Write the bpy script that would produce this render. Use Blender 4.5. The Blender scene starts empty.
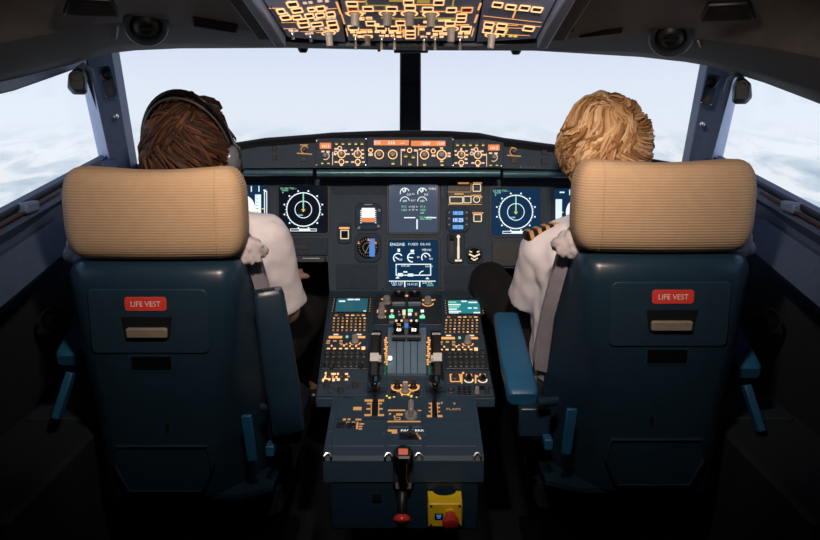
import bpy, bmesh, math, random
from mathutils import Matrix, Vector, noise
random.seed(7)
SC = bpy.context.scene
C = SC.collection
R = math.radians

# ---------------------------------------------------------------- camera, sky, lights, exposure
H = 1.38            # lens height above the cockpit floor
PITCH = R(11.6)     # looking a little down
FPX = 780.0         # focal length in pixels of an 820 px wide frame
cam_d = bpy.data.cameras.new('camera')
cam_d.sensor_fit = 'HORIZONTAL'; cam_d.sensor_width = 36.0
cam_d.lens = FPX / 820.0 * 36.0
cam_d.clip_start = 0.02
cam = bpy.data.objects.new('camera', cam_d); C.objects.link(cam)
cam.location = (0, 0, H); cam.rotation_euler = (math.pi/2 - PITCH, 0, 0)
SC.camera = cam
SC.view_settings.view_transform = 'Standard'
SC.view_settings.look = 'None'
SC.view_settings.gamma = 1.0
SC.view_settings.use_curve_mapping = False
SC.view_settings.exposure = 0.0
SKY_STRENGTH = 1.0
DOME_POWER = 2.6
FLOOD_POWER = 2.3
DOME_COLOR = (1.0, 0.80, 0.66)

def node(nt, typ, **kw):
    n = nt.nodes.new(typ)
    for k, v in kw.items():
        if k.startswith('in_'):
            n.inputs[k[3:].replace('_', ' ')].default_value = v
        else:
            setattr(n, k, v)
    return n

def make_world():
    w = bpy.data.worlds.new('sky_above_clouds'); SC.world = w
    w.use_nodes = True
    nt = w.node_tree; nt.nodes.clear(); L = nt.links.new
    tc = node(nt, 'ShaderNodeTexCoord')
    sep = node(nt, 'ShaderNodeSeparateXYZ'); L(tc.outputs['Generated'], sep.inputs[0])
    # sky gradient by elevation
    ramp = node(nt, 'ShaderNodeValToRGB')
    mr = node(nt, 'ShaderNodeMapRange'); mr.inputs[1].default_value = -0.05; mr.inputs[2].default_value = 0.45
    L(sep.outputs['Z'], mr.inputs[0]); L(mr.outputs[0], ramp.inputs[0])
    e = ramp.color_ramp.elements
    e[0].position = 0.0; e[0].color = (0.88, 0.93, 0.98, 1)
    e[1].position = 1.0; e[1].color = (0.36, 0.48, 0.84, 1)
    m = e.new(0.16); m.color = (0.84, 0.90, 0.99, 1)
    m = e.new(0.36); m.color = (0.70, 0.76, 0.96, 1)
    # cloud deck below: direction projected on a plane far beneath
    neg = node(nt, 'ShaderNodeMath', operation='MULTIPLY'); neg.inputs[1].default_value = -1
    L(sep.outputs['Z'], neg.inputs[0])
    add = node(nt, 'ShaderNodeMath', operation='ADD'); add.inputs[1].default_value = 0.16
    L(neg.outputs[0], add.inputs[0])
    mx = node(nt, 'ShaderNodeMath', operation='MAXIMUM'); mx.inputs[1].default_value = 0.02
    L(add.outputs[0], mx.inputs[0])
    dx = node(nt, 'ShaderNodeMath', operation='DIVIDE'); L(sep.outputs['X'], dx.inputs[0]); L(mx.outputs[0], dx.inputs[1])
    dy = node(nt, 'ShaderNodeMath', operation='DIVIDE'); L(sep.outputs['Y'], dy.inputs[0]); L(mx.outputs[0], dy.inputs[1])
    cmb = node(nt, 'ShaderNodeCombineXYZ'); L(dx.outputs[0], cmb.inputs[0]); sq = node(nt, 'ShaderNodeMath', operation='MULTIPLY'); sq.inputs[1].default_value = 0.42; L(dy.outputs[0], sq.inputs[0]); L(sq.outputs[0], cmb.inputs[1])
    nz = node(nt, 'ShaderNodeTexNoise'); nz.inputs['Scale'].default_value = 4.2; nz.inputs['Detail'].default_value = 6
    nz.inputs['Roughness'].default_value = 0.55; nz.inputs['Distortion'].default_value = 0.5
    L(cmb.outputs[0], nz.inputs['Vector'])
    cr = node(nt, 'ShaderNodeValToRGB')
    ce = cr.color_ramp.elements
    ce[0].position = 0.34; ce[0].color = (0.46, 0.57, 0.68, 1)
    ce[1].position = 0.56; ce[1].color = (0.93, 0.96, 0.99, 1)
    m = ce.new(0.48); m.color = (0.70, 0.78, 0.86, 1)
    L(nz.outputs['Fac'], cr.inputs[0])
    fade = node(nt, 'ShaderNodeMapRange'); fade.inputs[1].default_value = -0.01; fade.inputs[2].default_value = -0.075
    L(sep.outputs['Z'], fade.inputs[0])
    mix = node(nt, 'ShaderNodeMix', data_type='RGBA')
    L(fade.outputs[0], mix.inputs['Factor']); L(ramp.outputs[0], mix.inputs[6]); L(cr.outputs[0], mix.inputs[7])
    bg = node(nt, 'ShaderNodeBackground'); bg.inputs[1].default_value = SKY_STRENGTH
    L(mix.outputs[2], bg.inputs[0])
    out = node(nt, 'ShaderNodeOutputWorld'); L(bg.outputs[0], out.inputs[0])
make_world()

# ---------------------------------------------------------------- pixel <-> place helpers
CAM = Vector((0, 0, H))
def ray(px, py):
    u, v = px - 410.0, py - 270.0
    return Vector((u, FPX*math.cos(PITCH) - v*math.sin(PITCH), -FPX*math.sin(PITCH) - v*math.cos(PITCH)))
def at(px, py, d):
    return CAM + ray(px, py) * (d / FPX)
class Plane:
    """A real panel surface: origin, local x (right), y (up the panel), z (towards the crew)."""
    def __init__(s, A, B, ex=(1, 0, 0)):
        s.o = Vector(A); s.ex = Vector(ex).normalized()
        ey = Vector(B) - s.o; ey -= s.ex * ey.dot(s.ex); s.ey = ey.normalized()
        s.n = s.ex.cross(s.ey)
    def hit(s, px, py, off=0.0):
        r = ray(px, py); o = s.o + s.n*off
        return CAM + r * ((o - CAM).dot(s.n) / r.dot(s.n))
    def st(s, px, py, off=0.0):
        p = s.hit(px, py, off) - s.o
        return p.dot(s.ex), p.dot(s.ey)
    def mat(s, a=0, b=0, c=0):
        M = Matrix.Identity(4)
        for i, ax in enumerate((s.ex, s.ey, s.n)):
            for j in range(3): M[j][i] = ax[j]
        p = s.o + s.ex*a + s.ey*b + s.n*c
        M[0][3], M[1][3], M[2][3] = p
        return M
    def rect(s, x0, y0, x1, y1):
        """centre and size of the panel area seen in that rectangle"""
        xm, ym = (x0+x1)/2, (y0+y1)/2
        l, r = s.st(x0, ym)[0], s.st(x1, ym)[0]
        t, b = s.st(xm, y0)[1], s.st(xm, y1)[1]
        return (l+r)/2, (t+b)/2, r-l, t-b

# ---------------------------------------------------------------- materials
MATS = {}
def pm(name, col, rough=0.5, metal=0.0, var=0.12, scale=40, bump=0.0, bscale=400, emit=None, estr=0.0, spec=0.5, coat=0.0):
    m = bpy.data.materials.new(name); m.use_nodes = True
    nt = m.node_tree; L = nt.links.new
    b = nt.nodes['Principled BSDF']
    b.inputs['Roughness'].default_value = rough; b.inputs['Metallic'].default_value = metal
    b.inputs['Specular IOR Level'].default_value = spec
    b.inputs['Coat Weight'].default_value = coat
    tc = node(nt, 'ShaderNodeTexCoord')
    nz = node(nt, 'ShaderNodeTexNoise'); nz.inputs['Scale'].default_value = scale; nz.inputs['Detail'].default_value = 4
    L(tc.outputs['Object'], nz.inputs['Vector'])
    r = node(nt, 'ShaderNodeValToRGB')
    r.color_ramp.elements[0].position = 0.3; r.color_ramp.elements[1].position = 0.7
    r.color_ramp.elements[0].color = tuple(max(0, c*(1-var)) for c in col) + (1,)
    r.color_ramp.elements[1].color = tuple(min(1, c*(1+var)) for c in col) + (1,)
    L(nz.outputs['Fac'], r.inputs[0]); L(r.outputs[0], b.inputs['Base Color'])
    if bump:
        n2 = node(nt, 'ShaderNodeTexNoise'); n2.inputs['Scale'].default_value = bscale; n2.inputs['Detail'].default_value = 3
        L(tc.outputs['Object'], n2.inputs['Vector'])
        bp = node(nt, 'ShaderNodeBump'); bp.inputs['Strength'].default_value = bump; bp.inputs['Distance'].default_value = 0.002
        L(n2.outputs['Fac'], bp.inputs['Height']); L(bp.outputs[0], b.inputs['Normal'])
    if emit:
        b.inputs['Emission Color'].default_value = tuple(emit) + (1,)
        b.inputs['Emission Strength'].default_value = estr
    MATS[name] = m
    return m
pm('panel_grey', (0.058, 0.088, 0.128), 0.62, spec=0.15, var=0.08, bump=0.08)
pm('panel_dark', (0.020, 0.030, 0.040), 0.5, bump=0.06)
pm('panel_mid', (0.036, 0.058, 0.088), 0.6, spec=0.18, bump=0.06)
pm('pedestal_grey', (0.026, 0.054, 0.088), 0.5, var=0.1, bump=0.08)
pm('overhead_blue', (0.30, 0.36, 0.60), 0.5, var=0.1)
pm('black', (0.006, 0.007, 0.009), 0.45)
pm('black_gloss', (0.004, 0.005, 0.007), 0.15)
pm('rubber', (0.012, 0.012, 0.014), 0.75, bump=0.1)
pm('glare_cover', (0.012, 0.014, 0.018), 0.85, bump=0.25, bscale=300)
pm('ledge_lit_teal', (0.10, 0.22, 0.28), 0.30, metal=0.4)  # teal lightened to imitate light caught on the ledge
pm('knob_grey', (0.30, 0.29, 0.29), 0.45)
pm('knob_dark', (0.05, 0.055, 0.06), 0.4)
pm('key_grey', (0.05, 0.055, 0.06), 0.5)
pm('white_plastic', (0.72, 0.70, 0.70), 0.4, var=0.05)
pm('steel', (0.62, 0.64, 0.66), 0.28, metal=1.0)
pm('screw', (0.35, 0.37, 0.40), 0.3, metal=1.0)
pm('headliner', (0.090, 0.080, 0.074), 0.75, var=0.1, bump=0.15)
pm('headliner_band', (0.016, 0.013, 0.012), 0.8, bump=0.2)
pm('frame_blue', (0.13, 0.19, 0.31), 0.5, var=0.08)
pm('frame_blue_daylit', (0.34, 0.40, 0.56), 0.55, var=0.06)  # paler copy of the frame colour for its daylit face
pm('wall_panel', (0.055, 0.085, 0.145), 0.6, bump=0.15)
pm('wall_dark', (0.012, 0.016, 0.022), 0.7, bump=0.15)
pm('carpet', (0.014, 0.018, 0.026), 0.95, var=0.3, scale=200, bump=0.5)
pm('shell_teal', (0.011, 0.030, 0.052), 0.32, var=0.08, spec=0.45)
pm('shell_panel', (0.013, 0.034, 0.056), 0.40, var=0.08)
pm('arm_teal', (0.015, 0.105, 0.225), 0.42, var=0.08)
pm('handle_tan', (0.23, 0.20, 0.155), 0.4)
pm('label_red', (0.72, 0.055, 0.040), 0.45, var=0.04)
pm('label_white', (0.85, 0.80, 0.78), 0.5, var=0.02)
pm('strap_grey', (0.20, 0.19, 0.22), 0.8, bump=0.3)
pm('cover_lavender', (0.40, 0.37, 0.42), 0.9, bump=0.4, bscale=250)
pm('sheepskin', (0.52, 0.48, 0.50), 0.95, bump=0.8, bscale=180)
pm('shirt', (0.84, 0.81, 0.87), 0.75, var=0.03, bump=0.1)
pm('trousers', (0.003, 0.003, 0.004), 0.85, bump=0.2)
pm('skin', (0.62, 0.36, 0.26), 0.5, var=0.06)
pm('shoe', (0.008, 0.008, 0.009), 0.3)
pm('eye_white', (0.8, 0.8, 0.8), 0.2, var=0.01)
pm('gold', (0.78, 0.45, 0.16), 0.45, metal=0.3)
pm('red_plastic', (0.72, 0.05, 0.035), 0.3, var=0.05)
pm('yellow_plastic', (0.90, 0.60, 0.012), 0.42, var=0.05)
pm('green_strip', (0.02, 0.22, 0.10), 0.5)
pm('cup_grey', (0.13, 0.15, 0.17), 0.25)
pm('plate_blue', (0.13, 0.20, 0.28), 0.38, var=0.06)
def em(name, col, s):
    return pm(name, tuple(c*0.3 for c in col), 0.5, var=0.02, emit=col, estr=s)
em('lit_amber', (1.0, 0.44, 0.13), 1.0)
em('lit_bright', (1.0, 0.55, 0.24), 1.35)
em('lit_dim', (0.95, 0.46, 0.16), 0.5)
em('lit_pink', (1.0, 0.68, 0.50), 0.8)
em('lit_orange', (0.85, 0.24, 0.06), 0.85)
em('lit_yellow', (0.95, 0.72, 0.10), 0.8)
em('lit_olive', (0.55, 0.42, 0.08), 0.6)
em('lit_cream', (0.95, 0.80, 0.58), 0.85)
em('lit_handset', (0.62, 0.13, 0.07), 0.7)
em('lit_red', (0.55, 0.03, 0.015), 0.5)
em('lit_white', (0.92, 0.97, 1.0), 1.0)
em('sym_white', (0.80, 0.95, 1.0), 0.95)
em('sym_green', (0.30, 0.85, 0.55), 0.8)
em('sym_cyan', (0.25, 0.75, 0.85), 0.75)
em('sym_amber', (0.95, 0.55, 0.15), 0.8)
em('sym_sky', (0.88, 0.95, 1.0), 1.0)
em('sym_ground', (0.72, 0.62, 0.18), 0.8)
em('lit_green', (0.25, 1.0, 0.60), 0.95)
em('sym_blue', (0.06, 0.25, 0.75), 0.8)
em('scr_black', (0.004, 0.006, 0.012), 1.0)
em('scr_navy', (0.006, 0.028, 0.072), 1.0)
em('scr_grey', (0.055, 0.078, 0.125), 0.9)
em('scr_teal', (0.020, 0.10, 0.135), 1.0)
em('scr_cyan', (0.02, 0.22, 0.24), 1.0)
for k in ('scr_black', 'scr_navy', 'scr_grey', 'scr_teal', 'scr_cyan'):
    MATS[k].node_tree.nodes['Principled BSDF'].inputs['Roughness'].default_value = 0.12; MATS[k].node_tree.nodes['Principled BSDF'].inputs['Specular IOR Level'].default_value = 0.22

def glass_mat():
    m = bpy.data.materials.new('window_glass'); m.use_nodes = True
    nt = m.node_tree; nt.nodes.clear(); L = nt.links.new
    tr = node(nt, 'ShaderNodeBsdfTransparent'); tr.inputs[0].default_value = (0.97, 0.98, 1.0, 1)
    gl = node(nt, 'ShaderNodeBsdfGlossy'); gl.inputs['Roughness'].default_value = 0.02
    mx = node(nt, 'ShaderNodeMixShader'); mx.inputs[0].default_value = 0.03; L(tr.outputs[0], mx.inputs[1]); L(gl.outputs[0], mx.inputs[2])
    o = node(nt, 'ShaderNodeOutputMaterial'); L(mx.outputs[0], o.inputs[0])
    MATS['glass'] = m
glass_mat()
def hair_mat(name, c0, c1, c2):
    m = bpy.data.materials.new(name); m.use_nodes = True
    nt = m.node_tree; L = nt.links.new; b = nt.nodes['Principled BSDF']
    g = node(nt, 'ShaderNodeNewGeometry'); r = node(nt, 'ShaderNodeValToRGB')
    r.color_ramp.elements[0].color = c0 + (1,); r.color_ramp.elements[1].color = c2 + (1,)
    e = r.color_ramp.elements.new(0.5); e.color = c1 + (1,)
    L(g.outputs['Random Per Island'], r.inputs[0])
    L(r.outputs[0], b.inputs['Base Color'])
    tc = node(nt, 'ShaderNodeTexCoord')
    n2 = node(nt, 'ShaderNodeTexNoise'); n2.inputs['Scale'].default_value = 520; L(tc.outputs['Object'], n2.inputs['Vector'])
    bp = node(nt, 'ShaderNodeBump'); bp.inputs['Strength'].default_value = 0.3; bp.inputs['Distance'].default_value = 0.001
    L(n2.outputs['Fac'], bp.inputs['Height']); L(bp.outputs[0], b.inputs['Normal'])
    b.inputs['Roughness'].default_value = 0.62; b.inputs['Specular IOR Level'].default_value = 0.3
    MATS[name] = m
hair_mat('hair_brown', (0.016, 0.006, 0.004), (0.045, 0.017, 0.008), (0.13, 0.048, 0.020))
hair_mat('hair_blond', (0.22, 0.095, 0.03), (0.58, 0.33, 0.15), (0.88, 0.64, 0.40))
def ribbed_mat():
    m = pm('headrest_cloth', (0.43, 0.295, 0.18), 0.9, var=0.04)
    nt = m.node_tree; L = nt.links.new; b = nt.nodes['Principled BSDF']
    tc = node(nt, 'ShaderNodeTexCoord')
    wv = node(nt, 'ShaderNodeTexWave', wave_type='BANDS', bands_direction='Z'); wv.inputs['Scale'].default_value = 52
    wv.inputs['Distortion'].default_value = 0.25; wv.inputs['Detail'].default_value = 1
    L(tc.outputs['Object'], wv.inputs['Vector'])
    bp = node(nt, 'ShaderNodeBump'); bp.inputs['Strength'].default_value = 0.35; bp.inputs['Distance'].default_value = 0.002
    L(wv.outputs['Fac'], bp.inputs['Height']); L(bp.outputs[0], b.inputs['Normal'])
ribbed_mat()

# ---------------------------------------------------------------- mesh builder
I4 = Matrix.Identity(4)
class MB:
    def __init__(s): s.v = []; s.f = []
    def add(s, vs, fs, M=None):
        b = len(s.v)
        s.v += [(M @ Vector(v)) if M is not None else Vector(v) for v in vs]
        s.f += [tuple(b+i for i in f) for f in fs]
        return s
    def box(s, c, d, M=None):
        x, y, z = c; a, b, e = d[0]/2, d[1]/2, d[2]/2
        vs = [(x+i*a, y+j*b, z+k*e) for k in (-1, 1) for j in (-1, 1) for i in (-1, 1)]
        return s.add(vs, [(0,2,3,1),(4,5,7,6),(0,1,5,4),(2,6,7,3),(0,4,6,2),(1,3,7,5)], M)
    def loft(s, rings, cap=True, M=None, closed=False):
        n = len(rings[0]); vs = [p for r in rings for p in r]; fs = []
        k = len(rings)
        for i in range(k if closed else k-1):
            j = (i+1) % k
            for a in range(n):
                b = (a+1) % n
                fs.append((i*n+a, i*n+b, j*n+b, j*n+a))
        if cap and not closed:
            fs.append(tuple(reversed(range(n)))); fs.append(tuple((k-1)*n+a for a in range(n)))
        return s.add(vs, fs, M)
    def prism(s, poly, z0, z1, M=None):
        return s.loft([[(x, y, z0) for x, y in poly], [(x, y, z1) for x, y in poly]], True, M)
    def rr(s, cx, cy, w, h, z0, z1, r=0.0, bev=0.0, M=None, seg=4):
        r = min(r, w/2*0.99, h/2*0.99)
        P = rpoly(w, h, r, seg)
        rings = [[(cx+x, cy+y, z0) for x, y in P]]
        if bev > 0:
            rings.append([(cx+x, cy+y, z1-bev) for x, y in P])
            Q = rpoly(w-2*bev, h-2*bev, max(r-bev, 0), seg)
            rings.append([(cx+x, cy+y, z1) for x, y in Q])
        else:
            rings.append([(cx+x, cy+y, z1) for x, y in P])
        return s.loft(rings, True, M)
    def frame(s, cx, cy, w, h, t, z0, z1, r=0.0, M=None, seg=3):
        P = rpoly(w, h, r, seg); Q = rpoly(w-2*t, h-2*t, max(r-t, 0.0), seg)
        rg = [[(cx+x, cy+y, z) for x, y in pp] for pp, z in ((P, z0), (P, z1), (Q, z1), (Q, z0))]
        return s.loft(rg, False, M, closed=True)
    def cyl(s, cx, cy, z0, z1, r0, r1=None, n=16, M=None):
        r1 = r0 if r1 is None else r1
        A = [(math.cos(2*math.pi*i/n), math.sin(2*math.pi*i/n)) for i in range(n)]
        return s.loft([[(cx+r0*a, cy+r0*b, z0) for a, b in A], [(cx+r1*a, cy+r1*b, z1) for a, b in A]], True, M)
    def lathe(s, prof, cx=0, cy=0, n=20, M=None):
        A = [(math.cos(2*math.pi*i/n), math.sin(2*math.pi*i/n)) for i in range(n)]
        return s.loft([[(cx+r*a, cy+r*b, z) for a, b in A] for r, z in prof], True, M)
    def ring(s, cx, cy, ro, ri, z0, z1, n=32, a0=0, a1=360, M=None):
        full = abs(a1-a0) >= 360
        k = n if full else n+1
        rg = []
        for i in range(k):
            t = R(a0 + (a1-a0)*i/n); c, q = math.cos(t), math.sin(t)
            rg.append([(cx+ro*c, cy+ro*q, z0), (cx+ro*c, cy+ro*q, z1), (cx+ri*c, cy+ri*q, z1), (cx+ri*c, cy+ri*q, z0)])
        return s.loft(rg, not full, M, closed=full)
    def seg(s, x0, y0, x1, y1, w, z0=0, z1=0.0004, M=None):
        d = Vector((x1-x0, y1-y0)); l = d.length or 1e-6; d /= l; nx, ny = -d.y*w/2, d.x*w/2
        return s.prism([(x0+nx, y0+ny), (x0-nx, y0-ny), (x1-nx, y1-ny), (x1+nx, y1+ny)], z0, z1, M)
    def tube(s, pts, rad, n=8, M=None, flat=1.0):
        pts = [Vector(p) for p in pts]; k = len(pts)
        rs = rad if isinstance(rad, (list, tuple)) else [rad]*k
        rings = []; up = None
        for i in range(k):
            t = (pts[min(i+1, k-1)] - pts[max(i-1, 0)]).normalized()
            if up is None:
                up = t.cross(Vector((0, 0, 1)) if abs(t.z) < 0.9 else Vector((1, 0, 0))).normalized()
            else:
                up = (up - t*up.dot(t)).normalized()
            w = t.cross(up)
            rings.append([pts[i] + (up*math.cos(2*math.pi*a/n) + w*math.sin(2*math.pi*a/n)*flat)*rs[i] for a in range(n)])
        return s.loft(rings, True, M)
    def bar(s, pts, w, h, up=(0, 0, 1), M=None):
        """box section swept along points"""
        pts = [Vector(p) for p in pts]; k = len(pts); rings = []
        for i in range(k):
            t = (pts[min(i+1, k-1)] - pts[max(i-1, 0)]).normalized()
            u = Vector(up); u = (u - t*u.dot(t)).normalized(); q = t.cross(u)
            rings.append([pts[i] + q*a*w/2 + u*b*h/2 for a, b in ((-1, -1), (1, -1), (1, 1), (-1, 1))])
        return s.loft(rings, True, M)
    def ell(s, c, r, M=None, n=16, m=10):
        rings = []
        for i in range(m+1):
            t = math.pi*(0.001 + 0.998*i/m); z = -math.cos(t); q = math.sin(t)
            rings.append([(c[0]+r[0]*q*math.cos(2*math.pi*a/n), c[1]+r[1]*q*math.sin(2*math.pi*a/n), c[2]+r[2]*z) for a in range(n)])
        return s.loft(rings, True, M)
    def cap(s, p0, r0, p1, r1, n=14):
        p0, p1 = Vector(p0), Vector(p1); t = (p1-p0).normalized()
        u = t.cross(Vector((0, 0, 1)) if abs(t.z) < 0.9 else Vector((1, 0, 0))).normalized(); w = t.cross(u)
        rings = []
        for k in range(6):
            a = math.pi/2*(1-k/5.0)*0.999
            rings.append((p0 - t*r0*math.sin(a), r0*math.cos(a)))
        for k in range(6):
            a = math.pi/2*(k/5.0)*0.999
            rings.append((p1 + t*r1*math.sin(a), r1*math.cos(a)))
        return s.loft([[c + (u*math.cos(2*math.pi*a/n) + w*math.sin(2*math.pi*a/n))*rr for a in range(n)] for c, rr in rings])
    def text(s, string, size, cx=0, cy=0, z=0.0005, M=None, wide=1.0):
        vs, fs = text_mesh(string)
        return s.add([(cx + x*size*wide, cy + y*size, z) for x, y in vs], fs, M)
    def mesh(s, name):
        me = bpy.data.meshes.new(name)
        me.from_pydata([tuple(v) for v in s.v], [], s.f)
        bm = bmesh.new(); bm.from_mesh(me)
        bmesh.ops.recalc_face_normals(bm, faces=bm.faces[:]); bm.to_mesh(me); bm.free()
        return me
    def build(s, name, mat, parent=None, M=None, smooth=40, bevel=0.0, bseg=2):
        me = s.mesh(name)
        if mat: me.materials.append(MATS[mat])
        if smooth:
            me.shade_smooth(); me.set_sharp_from_angle(angle=R(smooth))
        o = bpy.data.objects.new(name, me); C.objects.link(o)
        if bevel:
            b = o.modifiers.new('bevel', 'BEVEL'); b.width = bevel; b.segments = bseg; b.limit_method = 'ANGLE'; b.angle_limit = R(35)
            b.harden_normals = False
        if parent: o.parent = parent
        if M is not None: o.matrix_local = M
        return o
def rpoly(w, h, r, seg=4):
    a, b = w/2, h/2
    if r <= 1e-6: 
        # keep the same vertex count as a rounded outline
        out = []
        for sx, sy in ((1, 1), (-1, 1), (-1, -1), (1, -1)):
            out += [(sx*a, sy*b)]*(seg+1)
        return [(x + 1e-6*i*(0), y) for i, (x, y) in enumerate(out)] if seg == 0 else [(x, y) for x, y in _spread(out, seg, a, b)]
    out = []
    for (sx, sy, t0) in ((1, 1, 0), (-1, 1, 90), (-1, -1, 180), (1, -1, 270)):
        for k in range(seg+1):
            t = R(t0 + 90*k/seg)
            out.append((sx*(a-r) + r*math.cos(t), sy*(b-r) + r*math.sin(t)))
    return out
def _spread(out, seg, a, b):
    e = min(a, b)*0.004; res = []
    for (sx, sy, t0) in ((1, 1, 0), (-1, 1, 90), (-1, -1, 180), (1, -1, 270)):
        for k in range(seg+1):
            t = R(t0 + 90*k/seg)
            res.append((sx*(a-e) + e*math.cos(t), sy*(b-e) + e*math.sin(t)))
    return res
_TX = {}
def text_mesh(string):
    if string not in _TX:
        cu = bpy.data.curves.new('lettering', 'FONT'); cu.body = string; cu.size = 1.0
        cu.align_x = 'CENTER'; cu.align_y = 'CENTER'; cu.resolution_u = 2
        o = bpy.data.objects.new('lettering', cu)
        me = bpy.data.meshes.new_from_object(o)
        _TX[string] = ([(v.co.x, v.co.y) for v in me.vertices], [tuple(p.vertices) for p in me.polygons])
        bpy.data.meshes.remove(me); bpy.data.objects.remove(o); bpy.data.curves.remove(cu)
    return _TX[string]

def thing(name, label, cat, M=I4, group=None):
    o = bpy.data.objects.new(name, None); C.objects.link(o)
    o.empty_display_size = 0.02
    o.matrix_world = M
    o['label'] = label; o['category'] = cat
    if group: o['group'] = group
    return o
def tag(o, label, cat, group=None):
    o['label'] = label; o['category'] = cat
    if group: o['group'] = group
    return o
def struct(o): o['kind'] = 'structure'; return o
def lab(o, label): o['label'] = label; return o
def dup(root, M, label, group=None):
    r = root.copy(); C.objects.link(r); r.matrix_world = M; r['label'] = label
    if group: r['group'] = group
    for ch in list(root.children):
        c = ch.copy(); C.objects.link(c); c.parent = r
        for g in list(ch.children):
            d = g.copy(); C.objects.link(d); d.parent = c
    return r
def put(proto_mesh, name, parent, x, y, z=0, rot=0, sc=(1, 1, 1)):
    """another piece of a kind that shares mesh data"""
    o = bpy.data.objects.new(name, proto_mesh); C.objects.link(o); o.parent = parent
    o.location = (x, y, z); o.rotation_euler = (0, 0, rot); o.scale = sc
    return o
def blob(mb, name, mat, parent=None, voxel=0.006, it=6, wob=0.0, wscale=18.0, cut=None):
    me = mb.mesh(name + '_src'); o = bpy.data.objects.new('tmp', me); C.objects.link(o)
    r = o.modifiers.new('r', 'REMESH'); r.mode = 'VOXEL'; r.voxel_size = voxel
    s = o.modifiers.new('s', 'SMOOTH'); s.factor = 0.5; s.iterations = it
    dg = bpy.context.evaluated_depsgraph_get()
    m2 = bpy.data.meshes.new_from_object(o.evaluated_get(dg))
    bpy.data.objects.remove(o); bpy.data.meshes.remove(me)
    m2.name = name
    if wob:
        nn = [v.normal.copy() for v in m2.vertices]
        for v, n in zip(m2.vertices, nn):
            p = v.co*wscale
            v.co += n*wob*(abs(noise.noise(Vector((p.x, p.y, p.z*0.6))))*1.6 - 0.4 + 0.5*noise.noise(p*2.1))
    m2.materials.clear(); m2.materials.append(MATS[mat]); m2.shade_smooth()
    ob = bpy.data.objects.new(name, m2); C.objects.link(ob)
    if parent: ob.parent = parent
    return ob

# ================================================================ THE SETTING
def sheet(name, verts, faces, mat, thick=0.0, smooth=0):
    mb = MB().add(verts, faces); o = mb.build(name, mat, smooth=smooth)
    if thick:
        s = o.modifiers.new('solid', 'SOLIDIFY'); s.thickness = thick; s.offset = 0
    return struct(o)
struct(MB().box((0, 1.25, -0.02), (2.3, 4.3, 0.04)).build('floor', 'carpet', smooth=0))
struct(MB().box((0, -0.52, 1.0), (2.3, 0.06, 2.1)).build('wall_back', 'wall_dark', smooth=0))

# side walls with the big side-window openings
OPEN = [(2.315, 1.505), (2.47, 1.285), (2.45, 1.240), (2.36, 1.218), (2.10, 1.192), (1.79, 1.150), (1.22, 1.080), (1.22, 1.330), (1.55, 1.385), (1.847, 1.425)]
OUT = [(2.40, 1.95), (2.56, 1.30), (2.56, 1.05), (2.35, 1.02), (2.10, 1.02), (1.79, 1.02), (1.12, 0.98), (1.12, 1.95), (1.55, 1.95), (1.85, 1.95)]
for sx, nm in ((-1, 'left'), (1, 'right')):
    mb = MB()
    xi, xo = sx*0.945, sx*1.005
    mb.loft([[(xi, y, z) for y, z in OUT], [(xi, y, z) for y, z in OPEN], [(xo, y*1.0635, H+(z-H)*1.0635) for y, z in OPEN], [(xo, y, z) for y, z in OUT]], False, closed=True)
    mb.box((sx*0.985, 0.30, 1.0), (0.06, 1.70, 2.0))                       # behind the window
    w = struct(mb.build('wall_' + nm, 'wall_panel', smooth=30))
    # slope below the sill, under-cut and lower lining
    prof = []
    for y in (1.05, 1.30, 1.60, 1.96, 2.30, 2.62):
        lx = 0.84 + 0.114*(y-1.552); lz = 0.984 + 0.083*(y-1.552)
        zs = 1.135 + 0.14*(y-1.79)
        prof.append([(sx*0.985, y, zs+0.004), (sx*0.925, y, zs+0.004), (sx*0.912, y, zs-0.02), (sx*(lx+0.062), y, lz+0.082), (sx*(lx+0.060), y, lz+0.068), (sx*(lx+0.046), y, lz+0.068), (sx*lx, y, lz), (sx*(lx+0.02), y, lz-0.03), (sx*0.985, y, 0.90)])
    l2 = MB().loft(prof, True).build('side_lining', 'wall_panel', parent=w, smooth=30)
    MB().box((sx*0.99, 1.85, 0.47), (0.04, 1.6, 0.95)).build('lower_lining', 'wall_dark', parent=w, smooth=0)  # dark colour stands in for shade under the slope
    # sill rail with its hinge and thin strip
    pts = [(sx*0.930, y, 1.150 + 0.14*(y-1.79)) for y in (1.15, 1.5, 1.8, 2.1, 2.34)]
    MB().bar(pts, 0.024, 0.016).build('sill_rail', 'black', parent=w, smooth=30, bevel=0.004)
    pts = [(sx*0.908, y, 1.138 + 0.14*(y-1.79)) for y in (1.15, 1.5, 1.8, 2.02)]
    MB().tube(pts, 0.0035, 8).build('sill_strip', 'hair_brown', parent=w)
    MB().box((sx*0.915, 1.86, 1.152), (0.030, 0.065, 0.026)).build('hinge', 'frame_blue', parent=w, smooth=30, bevel=0.006)
    # window frame rail along the top of the side window
    tp = [(sx*0.935, y, z) for y, z in ((1.22, 1.345), (1.55, 1.400), (1.847, 1.440), (2.05, 1.478), (2.27, 1.520))]
    struct(MB().bar(tp, 0.05, 0.034).build('trim_1' if sx < 0 else 'trim_2', 'frame_blue', smooth=30, bevel=0.006))

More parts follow.
